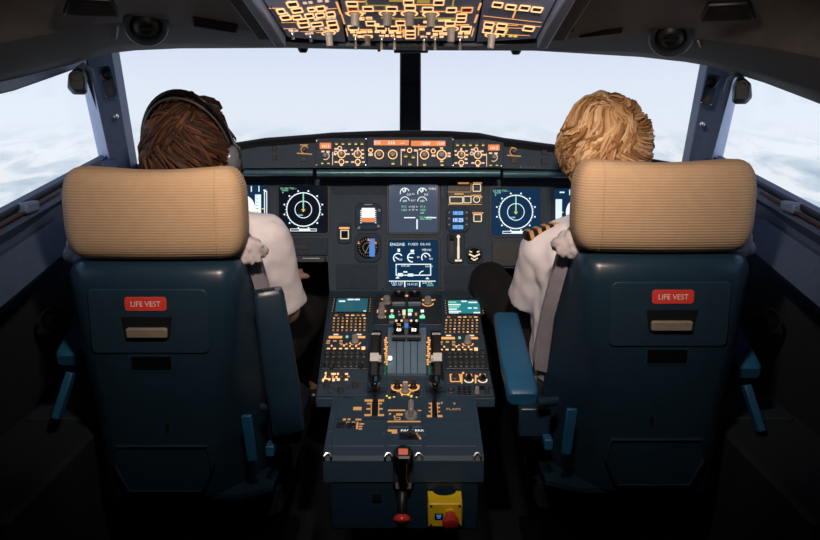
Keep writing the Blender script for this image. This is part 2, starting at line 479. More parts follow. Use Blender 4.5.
# windscreen panes and side panes
def pane(name, q, d=(0, 0.012, 0)):
    d = Vector(d)
    r = [[Vector(p) for p in q], [Vector(p)+d for p in q]]
    return struct(MB().loft(r).build(name, 'glass', smooth=0))
PB = {-1: at(128, 178, 2.60), 1: at(692, 178, 2.60)}
PT = {-1: at(104, 22, 2.40), 1: at(718, 22, 2.40)}
CB, CT = at(410, 152, 3.03), at(410, 22, 2.72)
pane('window_1', [(-0.972, y*1.0286, H+(z-H)*1.0286) for y, z in OPEN], (-0.010, 0, 0))
pane('window_2', [PB[-1], CB, CT, PT[-1]])
pane('window_3', [CB, PB[1], PT[1], CT])
pane('window_4', [(0.972, y*1.0286, H+(z-H)*1.0286) for y, z in OPEN], (0.010, 0, 0))
# front wall below the windscreen
base = [Vector((-1.0, 2.50, 1.16)), PB[-1], CB, PB[1], Vector((1.0, 2.50, 1.16))]
vs = []; fs = []
for i, p in enumerate(base):
    vs += [(p.x, p.y+0.03, p.z+0.012), (p.x, p.y+0.03, 0.0)]
for i in range(4): fs.append((2*i, 2*i+1, 2*i+3, 2*i+2))
sheet('wall_front', vs, fs, 'wall_dark', 0.02)

# corner posts: dark inner face and reveal painted paler as if daylit
def post(name, sx, T, B):
    # T, B: pixel columns (reveal edge, corner, inner edge) at the top (y 22) and bottom (y 180)
    y0, y1 = 22, 180
    t = [at(T[0], y0, 2.36), at(T[1], y0, 2.22), at(T[2], y0, 2.30)]
    b = [at(B[0], y1, 2.58), at(B[1], y1, 2.46), at(B[2], y1, 2.52)]
    o = Vector((sx*0.03, 0.10, 0))
    rings = []
    for q in (b, t):
        rings.append([q[0], q[1], q[2], q[2]+Vector((0, 0.07, 0)), q[0]+o])
    return struct(MB().loft(rings).build(name, 'frame_blue', smooth=30, bevel=0.005))
p1 = post('trim_3', -1, (69, 78.5, 106.5), (103.7, 113.5, 133))
p2 = post('trim_4', 1, (754, 750, 715.5), (717.8, 707.0, 685.5))
for sx, p, (a, b, c, d) in ((-1, p1, (69, 78.5, 103.7, 113.5)), (1, p2, (754, 750, 717.8, 707.0))):
    # sheet over the window reveal, its daylight put into a paler colour
    q = [at(a, 22, 2.352), at(b, 22, 2.214), at(d, 180, 2.454), at(c, 180, 2.572)]
    n = Vector((-sx*0.004, -0.004, 0))
    MB().loft([[v for v in q], [v + n for v in q]]).build('daylit_reveal', 'frame_blue_daylit', parent=p, smooth=0)
# centre post
t = [at(400, 22, 2.56), at(421, 22, 2.56)]; b = [at(399.5, 155, 2.90), at(421, 155, 2.90)]
k = Vector((0, 0.14, 0))
cp = struct(MB().loft([[b[0], b[1], b[1]+k, b[0]+k], [t[0], t[1], t[1]+k, t[0]+k]]).build('trim_5', 'panel_dark', smooth=30, bevel=0.006))
a1, a2 = at(401, 84, 2.695), at(420, 84, 2.695)
MB().bar([a1, a2], 0.004, 0.004).build('joint_line', 'black', parent=cp)
MB().bar([at(394, 51.5, 2.52), at(428, 51.5, 2.52)], 0.03, 0.008).build('top_bracket', 'panel_mid', parent=cp, bevel=0.002)

# headliner: dark padded band over the windows and grey ceiling panels behind it
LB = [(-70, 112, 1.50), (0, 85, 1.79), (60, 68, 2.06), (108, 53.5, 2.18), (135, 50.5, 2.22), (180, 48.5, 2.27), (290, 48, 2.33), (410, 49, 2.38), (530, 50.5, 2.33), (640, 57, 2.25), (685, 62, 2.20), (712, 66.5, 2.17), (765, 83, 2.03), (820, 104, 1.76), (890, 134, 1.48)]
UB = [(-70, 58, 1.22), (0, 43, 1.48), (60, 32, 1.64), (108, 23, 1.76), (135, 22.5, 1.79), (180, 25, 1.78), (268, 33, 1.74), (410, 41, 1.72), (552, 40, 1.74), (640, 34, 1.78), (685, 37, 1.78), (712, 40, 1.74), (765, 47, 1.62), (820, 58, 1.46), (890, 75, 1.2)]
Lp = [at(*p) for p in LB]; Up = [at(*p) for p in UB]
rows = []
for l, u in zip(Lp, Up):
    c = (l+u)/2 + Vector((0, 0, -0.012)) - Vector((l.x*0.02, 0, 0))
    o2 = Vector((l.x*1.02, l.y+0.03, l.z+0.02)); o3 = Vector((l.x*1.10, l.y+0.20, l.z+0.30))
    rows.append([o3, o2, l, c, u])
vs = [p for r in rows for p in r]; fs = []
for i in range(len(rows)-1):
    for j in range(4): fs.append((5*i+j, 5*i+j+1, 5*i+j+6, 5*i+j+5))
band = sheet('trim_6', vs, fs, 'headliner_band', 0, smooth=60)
rows = []
for u in Up:
    k = min(1.0, abs(u.x)/0.45)
    a = Vector((u.x*1.00, u.y-0.05, u.z+0.006+0.03*(1-k)))
    b = Vector((u.x*1.02, 1.15*(0.75+0.25*k), 1.66+0.03*(1-k) - 0.05*max(0, abs(u.x)-0.5)))
    c = Vector((u.x*1.25, 0.30, 1.80)); d = Vector((u.x*1.45, -0.55, 1.86))
    rows.append([u, a, b, c, d])
vs = [p for r in rows for p in r]; fs = []
for i in range(len(rows)-1):
    for j in range(4): fs.append((5*i+j, 5*i+j+1, 5*i+j+6, 5*i+j+5))
ceil = sheet('ceiling', vs, fs, 'headliner', 0, smooth=60)
# closes the roof above the headliner so no daylight leaks in
struct(MB().box((0, 1.1, 2.06), (2.5, 3.6, 0.04)).build('trim_7', 'wall_dark', smooth=0))
for sx in (-1, 1):
    struct(MB().box((sx*1.06, 0.9, 1.98), (0.06, 3.0, 0.2)).build('trim_8' if sx < 0 else 'trim_9', 'wall_dark', smooth=0))
def strut_seam(px):
    pass
# pale seams where two band pads meet
for nm, pts in (('trim_10', [(118, 26, 1.775), (117, 35, 1.86), (113, 50, 2.13)]), ('trim_11', [(698, 41, 1.745), (701, 48, 1.86), (706, 60, 2.10)])):
    struct(MB().tube([at(*p) for p in pts], 0.0022, 6).build(nm, 'handle_tan'))

# ---------------------------------------------------------------- fittings on the ceiling and posts
def frame_at(p, n, up=(0, 0, 1)):
    n = Vector(n).normalized(); u = Vector(up); ex = u.cross(n).normalized(); ey = n.cross(ex)
    M = Matrix.Identity(4)
    for i, ax in enumerate((ex, ey, n)):
        for j in range(3): M[j][i] = ax[j]
    M[0][3], M[1][3], M[2][3] = p
    return M
def speaker_vent(px, py, d, label):
    p = at(px, py, d)
    n = (CAM - p).normalized() + Vector((0, 0.0, -0.55))
    t = thing('air_vent', label, 'air vent', frame_at(p, n), 'round ceiling air vents')
    mb = MB().lathe([(0.049, -0.012), (0.049, 0.006), (0.044, 0.013), (0.036, 0.013), (0.033, 0.004), (0.033, -0.01)], n=32); mb.build('bezel', 'panel_dark', t)
    MB().lathe([(0.031, -0.02), (0.031, 0.004), (0.026, 0.012), (0.014, 0.016), (0.013, 0.010), (0.0, 0.010)], n=28).build('swivel_ball', 'black', t)
    MB().rr(0, 0, 0.032, 0.006, 0.010, 0.020, 0.002).build('vane', 'black', t)
    return t
speaker_vent(146, 25, 1.745, 'round black swivel air vent in ceiling above the left windscreen')
speaker_vent(671, 36, 1.735, 'round black swivel air vent in ceiling above the right windscreen')
def grab(px, py, d, w, label):
    p = at(px, py, d); n = (CAM-p).normalized() + Vector((0, 0, -0.6))
    t = thing('grab_handle', label, 'handle', frame_at(p, n), 'ceiling grab handles')
    MB().prism([(-w*0.5, -0.022), (w*0.5, -0.022), (w*0.36, 0.020), (-w*0.36, 0.020)], -0.01, 0.012).build('handle_shell', 'black', t, bevel=0.006)
    MB().rr(0, -0.004, w*0.55, 0.020, 0.012, 0.016, 0.008).build('grip_recess', 'black', t)
grab(91, 4, 1.50, 0.105, 'dark flared grab handle on the ceiling at far left')
grab(728, 9, 1.52, 0.105, 'dark flared grab handle on the ceiling at far right')
def visor(px, py, d, w, tilt, label):
    p = at(px, py, d); n = (CAM-p).normalized() + Vector((0, 0, -0.5))
    t = thing('sun_visor', label, 'sun visor', frame_at(p, n) @ Matrix.Rotation(tilt, 4, 'Z'), 'stowed sun visors')
    MB().rr(0, 0, w, 0.026, -0.012, 0.010, 0.006, 0.004).build('visor_blade', 'black', t)
    MB().tube([(-w*0.48, 0.016, 0), (w*0.48, 0.016, 0)], 0.005, 8).build('hinge_rod', 'panel_dark', t)
visor(215, 23.5, 1.71, 0.098, -0.16, 'stowed black sun visor on the ceiling left of the overhead panel')
visor(601, 29.5, 1.72, 0.098, 0.10, 'stowed black sun visor on the ceiling right of the overhead panel')
def pod(px, py, d, sx, label):  # dark faceted pod on a window post, purpose unknown
    p = at(px, py, d)
    M = frame_at(p, (CAM-p))
    t = thing('post_pod', label, 'lamp', M, 'faceted pods on the window posts')
    k = 0.001*d/2.2
    poly = [(-22, 20), (-4, 36), (16, 36), (26, 14), (24, -30), (14, -36), (-14, -36), (-28, -18)]
    if sx > 0: poly = [(-x, y) for x, y in poly]
    rings = [[(x*k*s, y*k*s, z) for x, y in poly] for s, z in ((0.9, -0.05), (1.0, -0.02), (1.0, 0.01), (0.72, 0.03))]
    MB().loft(rings).build('pod_body', 'panel_dark', t, bevel=0.004)
    MB().ring(0, 0.014*d/2.2, 0.014, 0.010, 0.026, 0.034, 20).build('pod_ring', 'black', t)
    MB().tube([(sx*0.0, 0.03, -0.01), (-sx*0.018, 0.043, -0.012), (-sx*0.034, 0.030, -0.02), (-sx*0.040, 0.0, -0.03)], 0.007, 8).build('mounting_arm', 'frame_blue', t)
pod(77.5, 81.5, 2.06, -1, 'dark faceted pod at top of the left window post')
pod(742, 91, 2.06, 1, 'dark faceted pod at top of the right window post')
def post_panel(px, py, d, sx, rot, label):
    p = at(px, py, d); M = frame_at(p, (CAM-p)) @ Matrix.Rotation(rot, 4, 'Z')
    t = thing('vent_panel', label, 'control panel', M, 'small vent panels on the window posts')
    MB().rr(0, 0, 0.036, 0.088, -0.02, 0.004, 0.004, 0.002).build('plate', 'panel_mid', t)
    MB().lathe([(0.016, 0.003), (0.016, 0.012), (0.011, 0.016), (0.006, 0.010), (0, 0.010)], 0.001, 0.02, n=20).build('vent_knob', 'black', t)
    MB().rr(0.001, -0.024, 0.017, 0.018, 0.003, 0.010, 0.002).build('outlet', 'black', t)
    for x, y in ((-0.014, 0.04), (0.014, 0.04), (-0.014, -0.04), (0.014, -0.04)):
        MB().cyl(x, y, 0.003, 0.006, 0.0018, n=8).build('screw', 'screw', t)
post_panel(107.5, 82, 2.285, -1, 0.20, 'small vented control panel on the left window post')
post_panel(710, 90, 2.285, 1, -0.20, 'small vented control panel on the right window post')
for px, py, d, lb in ((116, 116, 2.36, 'small chrome stud on the left window post'), (702.5, 124, 2.36, 'small chrome stud on the right window post')):
    p = at(px, py, d-0.02); t = tag(MB().lathe([(0.008, -0.01), (0.008, 0.003), (0.005, 0.008), (0, 0.009)], n=14).build('stud', 'steel', M=frame_at(p, CAM-p)), lb, 'stud', 'chrome studs on the posts')
for px, py, d, lb in ((303, 50.5, 2.30, 'small black peg hanging from the band over the left windscreen'), (516, 52.5, 2.30, 'small black peg hanging from the band over the right windscreen')):
    p = at(px, py, d); M = Matrix.Translation(p)
    tag(MB().lathe([(0.016, 0.012), (0.015, 0.002), (0.010, -0.006), (0.0, -0.007)], n=14).build('peg', 'black', M=M), lb, 'peg', 'black pegs over the windscreen')
tag(MB().lathe([(0.005, 0.012), (0.005, -0.004), (0.0, -0.008)], n=10).build('sighting_pin', 'black', M=Matrix.Translation(at(379, 49.5, 2.35))), 'tiny black pin over the left windscreen near the centre post', 'pin')

# dome lamps on the aft ceiling (out of the frame, they light the seats)
for sx, lb in ((-1, 'ceiling dome lamp behind the left seat'), (1, 'ceiling dome lamp behind the right seat')):
    t = thing('dome_lamp', lb, 'lamp', Matrix.Translation((sx*0.20, 1.00, 1.655)))
    MB().lathe([(0.075, 0.04), (0.075, 0.012), (0.060, 0.0), (0.052, 0.004), (0.052, 0.02)], n=24).build('lamp_rim', 'panel_mid', t)
    ld = bpy.data.lights.new('dome_light', 'AREA'); ld.shape = 'DISK'; ld.size = 0.10; ld.energy = DOME_POWER; ld.color = DOME_COLOR
    ld.spread = R(80)
    lo = bpy.data.objects.new('dome_light', ld); C.objects.link(lo); lo.parent = t
    lo.location = (0, 0, -0.004); lo.rotation_euler = (R(64), 0, -sx*R(14))

t = thing('flood_lamp', 'small pedestal flood lamp on the ceiling between the seats', 'lamp', Matrix.Translation((0, 0.92, 1.655)))
MB().lathe([(0.030, 0.05), (0.030, 0.006), (0.024, 0.0), (0.020, 0.004), (0.020, 0.02)], n=20).build('lamp_rim', 'panel_mid', t)
ld = bpy.data.lights.new('flood_light', 'SPOT'); ld.energy = FLOOD_POWER*10; ld.color = (1.0, 0.88, 0.78); ld.spot_size = R(36); ld.spot_blend = 0.8; ld.shadow_soft_size = 0.02
lo = bpy.data.objects.new('flood_light', ld); C.objects.link(lo); lo.parent = t; lo.location = (0, 0, -0.004)
lo.rotation_euler = (R(43), 0, 0)

# side consoles with a side-stick each
for sx, nm in ((-1, 'left'), (1, 'right')):
    t = thing('side_console', 'dark side console under the %s side window' % nm, 'console', Matrix.Translation((sx*0.86, 1.95, 0)), 'side consoles')
    MB().rr(0, 0, 0.22, 1.25, 0.0, 0.63, 0.02, 0.01).build('console_body', 'wall_dark', t)
    MB().rr(0, 0.1, 0.17, 0.5, 0.628, 0.640, 0.01, 0.003).build('console_top', 'panel_dark', t)
    for k in range(3):
        MB().lathe([(0.012, 0.638), (0.012, 0.652), (0.008, 0.656), (0, 0.656)], -sx*0.03, 0.02+0.05*k, 12).build('knob', 'knob_dark', t)
    s = thing('side_stick', 'black side stick on the %s side console' % nm, 'control stick', Matrix.Translation((sx*0.85, 2.12, 0.64)), 'side sticks')
    MB().lathe([(0.045, 0.0), (0.042, 0.02), (0.022, 0.035), (0.014, 0.045)], n=18).build('boot', 'rubber', s)
    MB().tube([(0, 0, 0.04), (0, -0.005, 0.09), (0, 0.0, 0.13), (0, 0.012, 0.165)], [0.014, 0.02, 0.022, 0.017], 10).build('grip', 'black', s)
    MB().cyl(0.008, -0.004, 0.160, 0.176, 0.006, n=10).build('thumb_button', 'red_plastic', s)
    ms = thing('headset_hook', 'small black hook with loop of cable under the %s window slope' % nm, 'hook', Matrix.Translation((sx*0.90, 1.90, 0.86)), 'cable hooks')
    MB().ring(0, 0, 0.035, 0.029, -0.004, 0.004, 24).build('cable_loop', 'black', ms, M=Matrix.Rotation(R(70), 4, 'X'))
    MB().rr(0, 0, 0.02, 0.05, -0.006, 0.01, 0.004).build('bracket', 'black', ms)

# ================================================================ INSTRUMENT PANEL AND GLARESHIELD
PANEL = Plane((0, 2.54, 1.066), (0, 2.54+math.sin(R(10)), 1.066+math.cos(R(10))))
GL = Plane((0, 2.403, 1.254), (0, 2.403+math.sin(R(8)), 1.254+math.cos(R(8))))

def legend(parent, mat, fn, name='legend'):
    mb = MB(); fn(mb); return mb.build(name, mat, parent, smooth=0)

def knob_mb(r, h, z0=0.0, n=18):
    return MB().lathe([(r*1.05, z0), (r*1.05, z0+h*0.15), (r*0.86, z0+h*0.25), (r*0.80, z0+h*0.9), (r*0.66, z0+h), (0, z0+h)], n=n)

# ---- glareshield
g = thing('glareshield', 'black padded glareshield running under the windscreen', 'glareshield', Matrix.Translation((0, 2.40, 1.20)))
GO = Vector((0, 2.40, 1.20))
tops = [(128, 168.0), (160, 157.5), (200, 148.5), (240, 142.5), (262, 139.0), (311, 135.3), (330, 133.6), (370, 132), (410, 131.2), (450, 132), (480, 133.8), (506, 139), (540, 143.5), (575, 148), (620, 154), (655, 160), (690, 166)]
rows = []
for px, py in tops:
    f = GL.hit(px, py, 0.012); 
    xx = f.x; base_y = 3.03 - 0.48*abs(xx)/0.9
    rows.append([f + Vector((0, 0.006, -0.014)), f + Vector((0, -0.004, -0.006)), f + Vector((0, 0.008, 0.0)), f + Vector((0, 0.05, 0.002)), Vector((xx*1.04, max(f.y+0.10, f.y*0.5+base_y*0.5), f.z-0.015)), Vector((xx*1.09, max(base_y, f.y+0.16), 1.205 - 0.03*abs(xx))),
                 Vector((xx*1.09, max(base_y, f.y+0.16), 1.16)), Vector((xx, f.y+0.03, 1.20))])
rows = [[p-GO for p in r] for r in rows]
MB().loft(rows, True).build('cover', 'glare_cover', g, smooth=50)
def gpoly(pts, off0, off1):
    return [[(s_, t_, off0) for s_, t_ in pts], [(s_, t_, off1) for s_, t_ in pts]]
GM = Matrix.Translation(GO).inverted() @ GL.mat()
face = [(128, 168.5), (128, 171), (240, 168.2), (315, 167.6), (410, 167.2), (503, 168.2), (575, 170), (690, 171), (690, 168.8), (575, 149.2), (506, 140.4), (480, 135.2), (410, 132.6), (330, 135), (311, 136.6), (240, 143.8)]
MB().loft(gpoly([GL.st(*p) for p in face], -0.05, 0.0)).build('face_plate', 'panel_grey', g, M=GM, smooth=0)
# added bars; lightened teal stands in for lit strips under the glareshield
for a, b, y in ((150, 313, 172.5), (317, 500, 173), (503, 670, 174)):
    s0, t0 = GL.st(a, y, -0.03); s1, _ = GL.st(b, y, -0.03)
    mb = MB().tube([(s0, t0, -0.03), (s1, t0, -0.03)], 0.011, 14)
    mb.build('cross_bar', 'ledge_lit_teal', g, M=GM)
def gsquares(lst, mat, name):
    for x0, y0, x1, y1 in lst:
        cx, cy, w, h = GL.rect(x0, y0, x1, y1)
        MB().rr(cx, cy, w, h, 0, 0.004, 0.001, 0.0008).build(name, mat, g, M=GM)
gsquares([(272.5, 146, 277, 151), (272.5, 155.5, 277, 160), (301, 156.5, 307, 161.5), (511, 157, 517, 163.5), (541.5, 150, 547, 154.5), (541.5, 158.5, 547, 164)], 'black', 'warning_light')
for cx, cy in ((304.5, 149.5), (513.5, 151.5)):
    s_, t_ = GL.st(cx, cy); knob_mb(0.008, 0.014).build('dimmer_knob', 'knob_dark', g, M=GM @ Matrix.Translation((s_, t_, 0)))
for cx, cy in ((284.5, 158), (534, 161)):
    s_, t_ = GL.st(cx, cy); MB().cyl(s_, t_, 0, 0.002, 0.004, n=12).build('jack_hole', 'black', g, M=GM)
def f(mb):
    for x0, y0, x1, y1, w in ((297, 153.2, 312, 154.2, .0030), (300, 145, 308, 145, .003), (507, 155.3, 521, 156.3, .0030), (511, 147.2, 518, 147.2, .003)):
        a = GL.st(x0, y0); b = GL.st(x1, y1); mb.seg(a[0], a[1], b[0], b[1], w, 0, 0.0006)
    for cx, cy in ((304.5, 149.5), (513.5, 151.5)):
        a = GL.st(cx, cy); mb.ring(a[0], a[1], 0.0118, 0.0095, 0, 0.0006, 20, 20, 250)
legend(g, 'lit_dim', f).matrix_local = GM
def f(mb):
    for x in (521, 526, 530, 534.5, 539):
        a = GL.st(x, 167); mb.cyl(a[0], a[1], 0, 0.001, 0.0011, n=6)
    for x, y in ((316.8, 141), (316.8, 165), (366, 139), (453, 139.6), (366, 165), (453, 165.5), (501, 166)):
        a = GL.st(x, y); mb.cyl(a[0], a[1], 0, 0.008, 0.002, n=8)
mb = MB(); f(mb); mb.build('screw', 'screw', g, M=GM)

class Unit:
    """a box of controls set into a panel surface, placed by what is seen on that surface"""
    def __init__(s, plane, name, label, cat, rect, mat='panel_grey', z=0.006, r=0.003, group=None, depth=-0.0003):
        s.pl = plane; cx, cy, w, h = plane.rect(*rect); s.c = (cx, cy); s.z = z
        s.t = thing(name, label, cat, plane.mat(cx, cy, 0), group)
        s.body = MB().rr(0, 0, w, h, -depth, z, r, min(0.0015, z*0.4)).build('housing', mat, s.t)
        s.w, s.h = w, h
    def st(s, px, py):
        a, b = s.pl.st(px, py, s.z); return a - s.c[0], b - s.c[1]
    def sz(s, px, py, w, h):
        a, b = s.st(px-w/2, py), s.st(px+w/2, py); c, d = s.st(px, py-h/2), s.st(px, py+h/2)
        return b[0]-a[0], c[1]-d[1]
    def part(s, mb, name, mat, M=None, parent=None, smooth=40):
        return mb.build(name, mat, parent or s.t, M, smooth)
    def knob(s, px, py, r, h, mat='knob_grey', name='knob', mark=None):
        a, b = s.st(px, py)
        o = knob_mb(r, h).build(name, mat, s.t, Matrix.Translation((a, b, s.z)))
        if mark:
            MB().rr(0, r*0.45, r*0.22, r*0.9, h, h+0.0006, 0).build('pointer', mark, o, smooth=0)
        return o
    def btn(s, px, py, w, h, mat='black', name='push_button', hh=0.004, lit=None, litname='caption', r=0.0012):
        a, b = s.st(px, py); W, Hh = s.sz(px, py, w, h)
        o = MB().rr(0, 0, W, Hh, 0, hh, r, 0.0006).build(name, mat, s.t, Matrix.Translation((a, b, s.z)))
        if lit:
            MB().rr(0, -Hh*0.14, W*0.56, Hh*0.26, hh, hh+0.0005, 0).build(litname, lit, o, smooth=0)
        return o
    def rings(s, lst, mat, w=0.0022, name='legend', z=0.0006):
        def f(mb):
            for q in lst:
                a, b = s.st(q[0], q[1]); r = q[2]
                mb.ring(a, b, r, r-(q[5] if len(q) > 5 else w), s.z, s.z+z, 28, q[3] if len(q) > 3 else 0, q[4] if len(q) > 4 else 360)
        return legend(s.t, mat, f, name)
    def marks(s, lst, mat, name='legend', z=0.0006):
        """list of seen strokes: x0,y0,x1,y1,width(m) / boxes ('b',x,y,w,h) / frames ('f',x,y,w,h,t) / rings ('r',x,y,r,t[,a0,a1]) / text ('t',x,y,size,str)"""
        def f(mb):
            for q in lst:
                if q[0] == 'b':
                    a, b = s.st(q[1], q[2]); W, Hh = s.sz(q[1], q[2], q[3], q[4]); mb.rr(a, b, W, Hh, s.z, s.z+z, 0)
                elif q[0] == 'f':
                    a, b = s.st(q[1], q[2]); W, Hh = s.sz(q[1], q[2], q[3], q[4]); mb.frame(a, b, W, Hh, q[5], s.z, s.z+z, min(W, Hh)*0.12)
                elif q[0] == 'r':
                    a, b = s.st(q[1], q[2]); mb.ring(a, b, q[3], q[3]-q[4], s.z, s.z+z, 24, q[5] if len(q) > 5 else 0, q[6] if len(q) > 6 else 360)
                elif q[0] == 't':
                    a, b = s.st(q[1], q[2]); mb.text(q[4], q[3], a, b, s.z+z)
                else:
                    a = s.st(q[0], q[1]); b = s.st(q[2], q[3]); mb.seg(a[0], a[1], b[0], b[1], q[4], s.z, s.z+z)
        return legend(s.t, mat, f, name)

# ---- left and right flight-instrument control boxes (mirror-like but not mirrored)
def efis(rect, dx, dy, wincx, knobx, bx, k1, k2, label, flip):
    u = Unit(GL, 'efis_control_panel', label, 'control panel', rect, 'panel_grey', 0.006, group='side control panels on the glareshield')
    w = u.btn(wincx[0], wincx[1], 11.5, 6.0, 'lit_orange', 'pressure_window', 0.002)
    a, b = u.st(*wincx)
    MB().text('1013', 0.0125, a, b-0.002, u.z+0.0026).build('digits', 'lit_white', u.t, smooth=0)
    u.knob(knobx[0], knobx[1], 0.0078, 0.020, 'knob_grey', 'pressure_knob')
    for x in bx: u.btn(x, bx_y(x, flip), 4.4, 4.2, 'black', 'push_button', 0.004, 'lit_yellow')
    for x, y in k1: u.knob(x, y, 0.0082, 0.018, 'knob_grey', 'selector_knob', 'lit_pink')
    for x, y in k2: u.knob(x, y, 0.0042, 0.014, 'knob_dark', 'toggle_knob')
    return u
def bx_y(x, flip): return 143.7 if not flip else 144.9
L_ = efis((315.6, 138.2, 366.6, 166.6), 0, 0, (325.5, 145.8), (325.4, 155.5), (336.6, 343, 349.5, 356, 362), [(341.6, 154), (357.8, 154)], [(341.4, 162), (357.8, 162)], 'backlit control panel at the left end of the glareshield controls', False)
for x in (322.4, 328.6): L_.btn(x, 163, 4.2, 3.6, 'black', 'push_button', 0.004, 'lit_yellow')
L_.marks([('r', 325.4, 155.8, .0125, .0022, -120, 60), ('b', 323, 151.5, 3.2, 1.6), ('b', 328, 151.8, 3.2, 1.8), (332.6, 152, 332.6, 165, .0022),
          ('b', 336, 148.8, 3.2, 1.6), ('r', 339.7, 148.2, .007, .003), ('r', 335.8, 152.6, .006, .003), ('b', 334.8, 154.2, 2.4, 2.2),
          ('b', 347.5, 154, 4.4, 1.6), ('b', 345.5, 150.6, 3.0, 1.6), ('b', 352, 150, 2.2, 1.6), ('b', 358, 148.6, 2, 2.2), ('b', 362.5, 150.2, 2.4, 1.6), ('b', 353.0, 154, 2.4, 1.6), ('b', 363, 154, 2.4, 1.6), ('b', 362.6, 157.8, 2.8, 1.8),
          ('b', 336.2, 162, 3.2, 1.5), ('b', 346.8, 162, 3.2, 1.5), ('b', 352.8, 162, 3.2, 1.5), ('b', 363.4, 162, 2.8, 1.5), ('b', 341.4, 165.2, 3, 1.4), ('b', 357.8, 165.2, 3, 1.4)], 'lit_pink')
L_.rings([(341.6, 154, .0125), (357.8, 154, .0125), (341.4, 161.8, .0088), (357.8, 161.8, .0088)], 'lit_bright', 0.0026)
R_ = efis((453.6, 139.4, 503.4, 167.8), 0, 0, (493.8, 147.6), (493.6, 157.2), (457.4, 463.8, 470.4, 476.6, 483), [(461.3, 154.6), (477.8, 154.8)], [(461.3, 163), (477.8, 163)], 'backlit control panel at the right end of the glareshield controls', True)
for x in (490.6, 496.8): R_.btn(x, 165, 4.2, 3.4, 'black', 'push_button', 0.004, 'lit_yellow')
R_.marks([('r', 493.6, 157.5, .0125, .0022, -120, 60), ('b', 490.5, 153.2, 3.2, 1.6), ('b', 496, 153.4, 3.4, 1.8), (486.6, 153.5, 486.6, 166.5, .0022),
          ('b', 472.6, 149.6, 3.2, 1.6), ('r', 476, 149.4, .007, .003), ('r', 471.8, 153.4, .006, .003), ('b', 484, 154.8, 4.0, 1.6), ('b', 482, 151.2, 3, 1.6),
          ('b', 455.6, 151, 2.4, 1.6), ('b', 461.3, 149.2, 2, 2.2), ('b', 466.4, 151, 2.4, 1.6), ('b', 456, 154.9, 2.4, 1.6), ('b', 467.2, 154.9, 2.4, 1.6), ('b', 466, 159, 2.8, 1.8),
          ('b', 456, 163, 3, 1.5), ('b', 466.4, 163, 3, 1.5), ('b', 472.8, 163, 3, 1.5), ('b', 483, 163, 3, 1.5), ('b', 461.3, 166.2, 3, 1.4), ('b', 477.8, 166.2, 3, 1.4)], 'lit_pink')
R_.rings([(461.3, 154.6, .0125), (477.8, 154.8, .0125), (461.3, 162.8, .0088), (477.8, 162.8, .0088)], 'lit_bright', 0.0026)

# ---- centre autopilot unit
U = Unit(GL, 'flight_control_unit', 'wide centre control unit of the glareshield with long orange readout', 'control panel', (367.4, 137.2, 452.8, 167.0), 'panel_grey', 0.008)
for x0, x1, s_, yy in ((374, 409, (('310', 377.0), ('010', 391.5), ('---', 402.5)), 142.7), (411, 445.5, (('12000', 425.5), ('-1500', 440.0)), 143.4)):
    U.btn((x0+x1)/2, yy, x1-x0, 5.4, 'lit_orange', 'readout_window', 0.002)
    def f(mb):
        for tx, px in s_:
            a, b = U.st(px, yy); mb.text(tx, 0.0140 if len(tx) < 5 else 0.0115, a, b-0.001, U.z+0.0026)
    legend(U.t, 'lit_white', f, 'digits')
for x, y, r in ((379.2, 154.4, .0108), (392.7, 154.4, .0108), (424.5, 154.8, .0098), (441.6, 154.8, .0118)):
    U.knob(x, y, r, 0.024, 'knob_grey', 'selector_knob')
for x, y in ((370.6, 150.3), (409.6, 150.3), (433.2, 151.0)):
    U.knob(x, y, 0.0045, 0.008, 'black', 'small_knob')
for x, y in ((393, 163.3), (405.8, 156), (413.3, 157), (409.8, 164), (424.5, 164.4), (442, 164.6)):
    U.btn(x, y, 5.0, 4.6, 'black', 'push_button', 0.005, 'lit_yellow')
U.rings([(379.2, 154.4, .0145), (392.7, 154.4, .0145), (424.5, 154.8, .0140), (441.6, 154.8, .0155, 0, 360, .004), (370.6, 150.3, .0075), (409.6, 150.3, .0078), (433.2, 151, .0075)], 'lit_bright', 0.0026)
U.marks([('b', 370.6, 154.6, 4.4, 2.6), (401.2, 149, 401.2, 165, .0026), (417.6, 150, 417.6, 166, .0026), ('b', 403.5, 150, 3.4, 2), ('b', 415.5, 150.4, 3, 2), ('b', 420.5, 149.4, 3.4, 1.4), ('b', 427.6, 149.4, 3.4, 1.4), ('b', 433.5, 155.6, 3.8, 2), ('b', 449, 153.4, 3.2, 1.8), ('b', 449, 156.2, 3.2, 1.8), ('b', 441.6, 148.2, 3, 1.6), ('b', 441.6, 161.2, 3, 1.4)], 'lit_pink')

# ---- main instrument panel plate
ip = thing('instrument_panel', 'grey main instrument panel carrying the screens across the cockpit', 'instrument panel', PANEL.mat(0, 0, 0))
def pst(pts): return [PANEL.st(*p) for p in pts]
plate = pst([(130, 164), (130, 262), (328, 262), (329.5, 291.5), (487.5, 291.5), (489, 268), (690, 268), (690, 164)])
MB().loft([[(x, y, -0.03) for x, y in plate], [(x, y, 0.0) for x, y in plate]]).build('panel_plate', 'panel_grey', ip, smooth=0)
def pl(pts, off, name, mat, z0=0.0):
    q = pst(pts); return MB().loft([[(x, y, z0) for x, y in q], [(x, y, off) for x, y in q]]).build(name, mat, ip, smooth=0, bevel=0.0012)
pl([(332, 181), (332, 194.5), (386, 194.5), (386, 181)], 0.0015, 'trim_plate', 'panel_mid')
for a, b in (((336.5, 264.5), (377.5, 289)), ((444.5, 265), (483, 290))):
    pl([(a[0], a[1]), (a[0], b[1]), (b[0], b[1]), (b[0], a[1])], 0.004, 'blanking_plate', 'panel_mid')
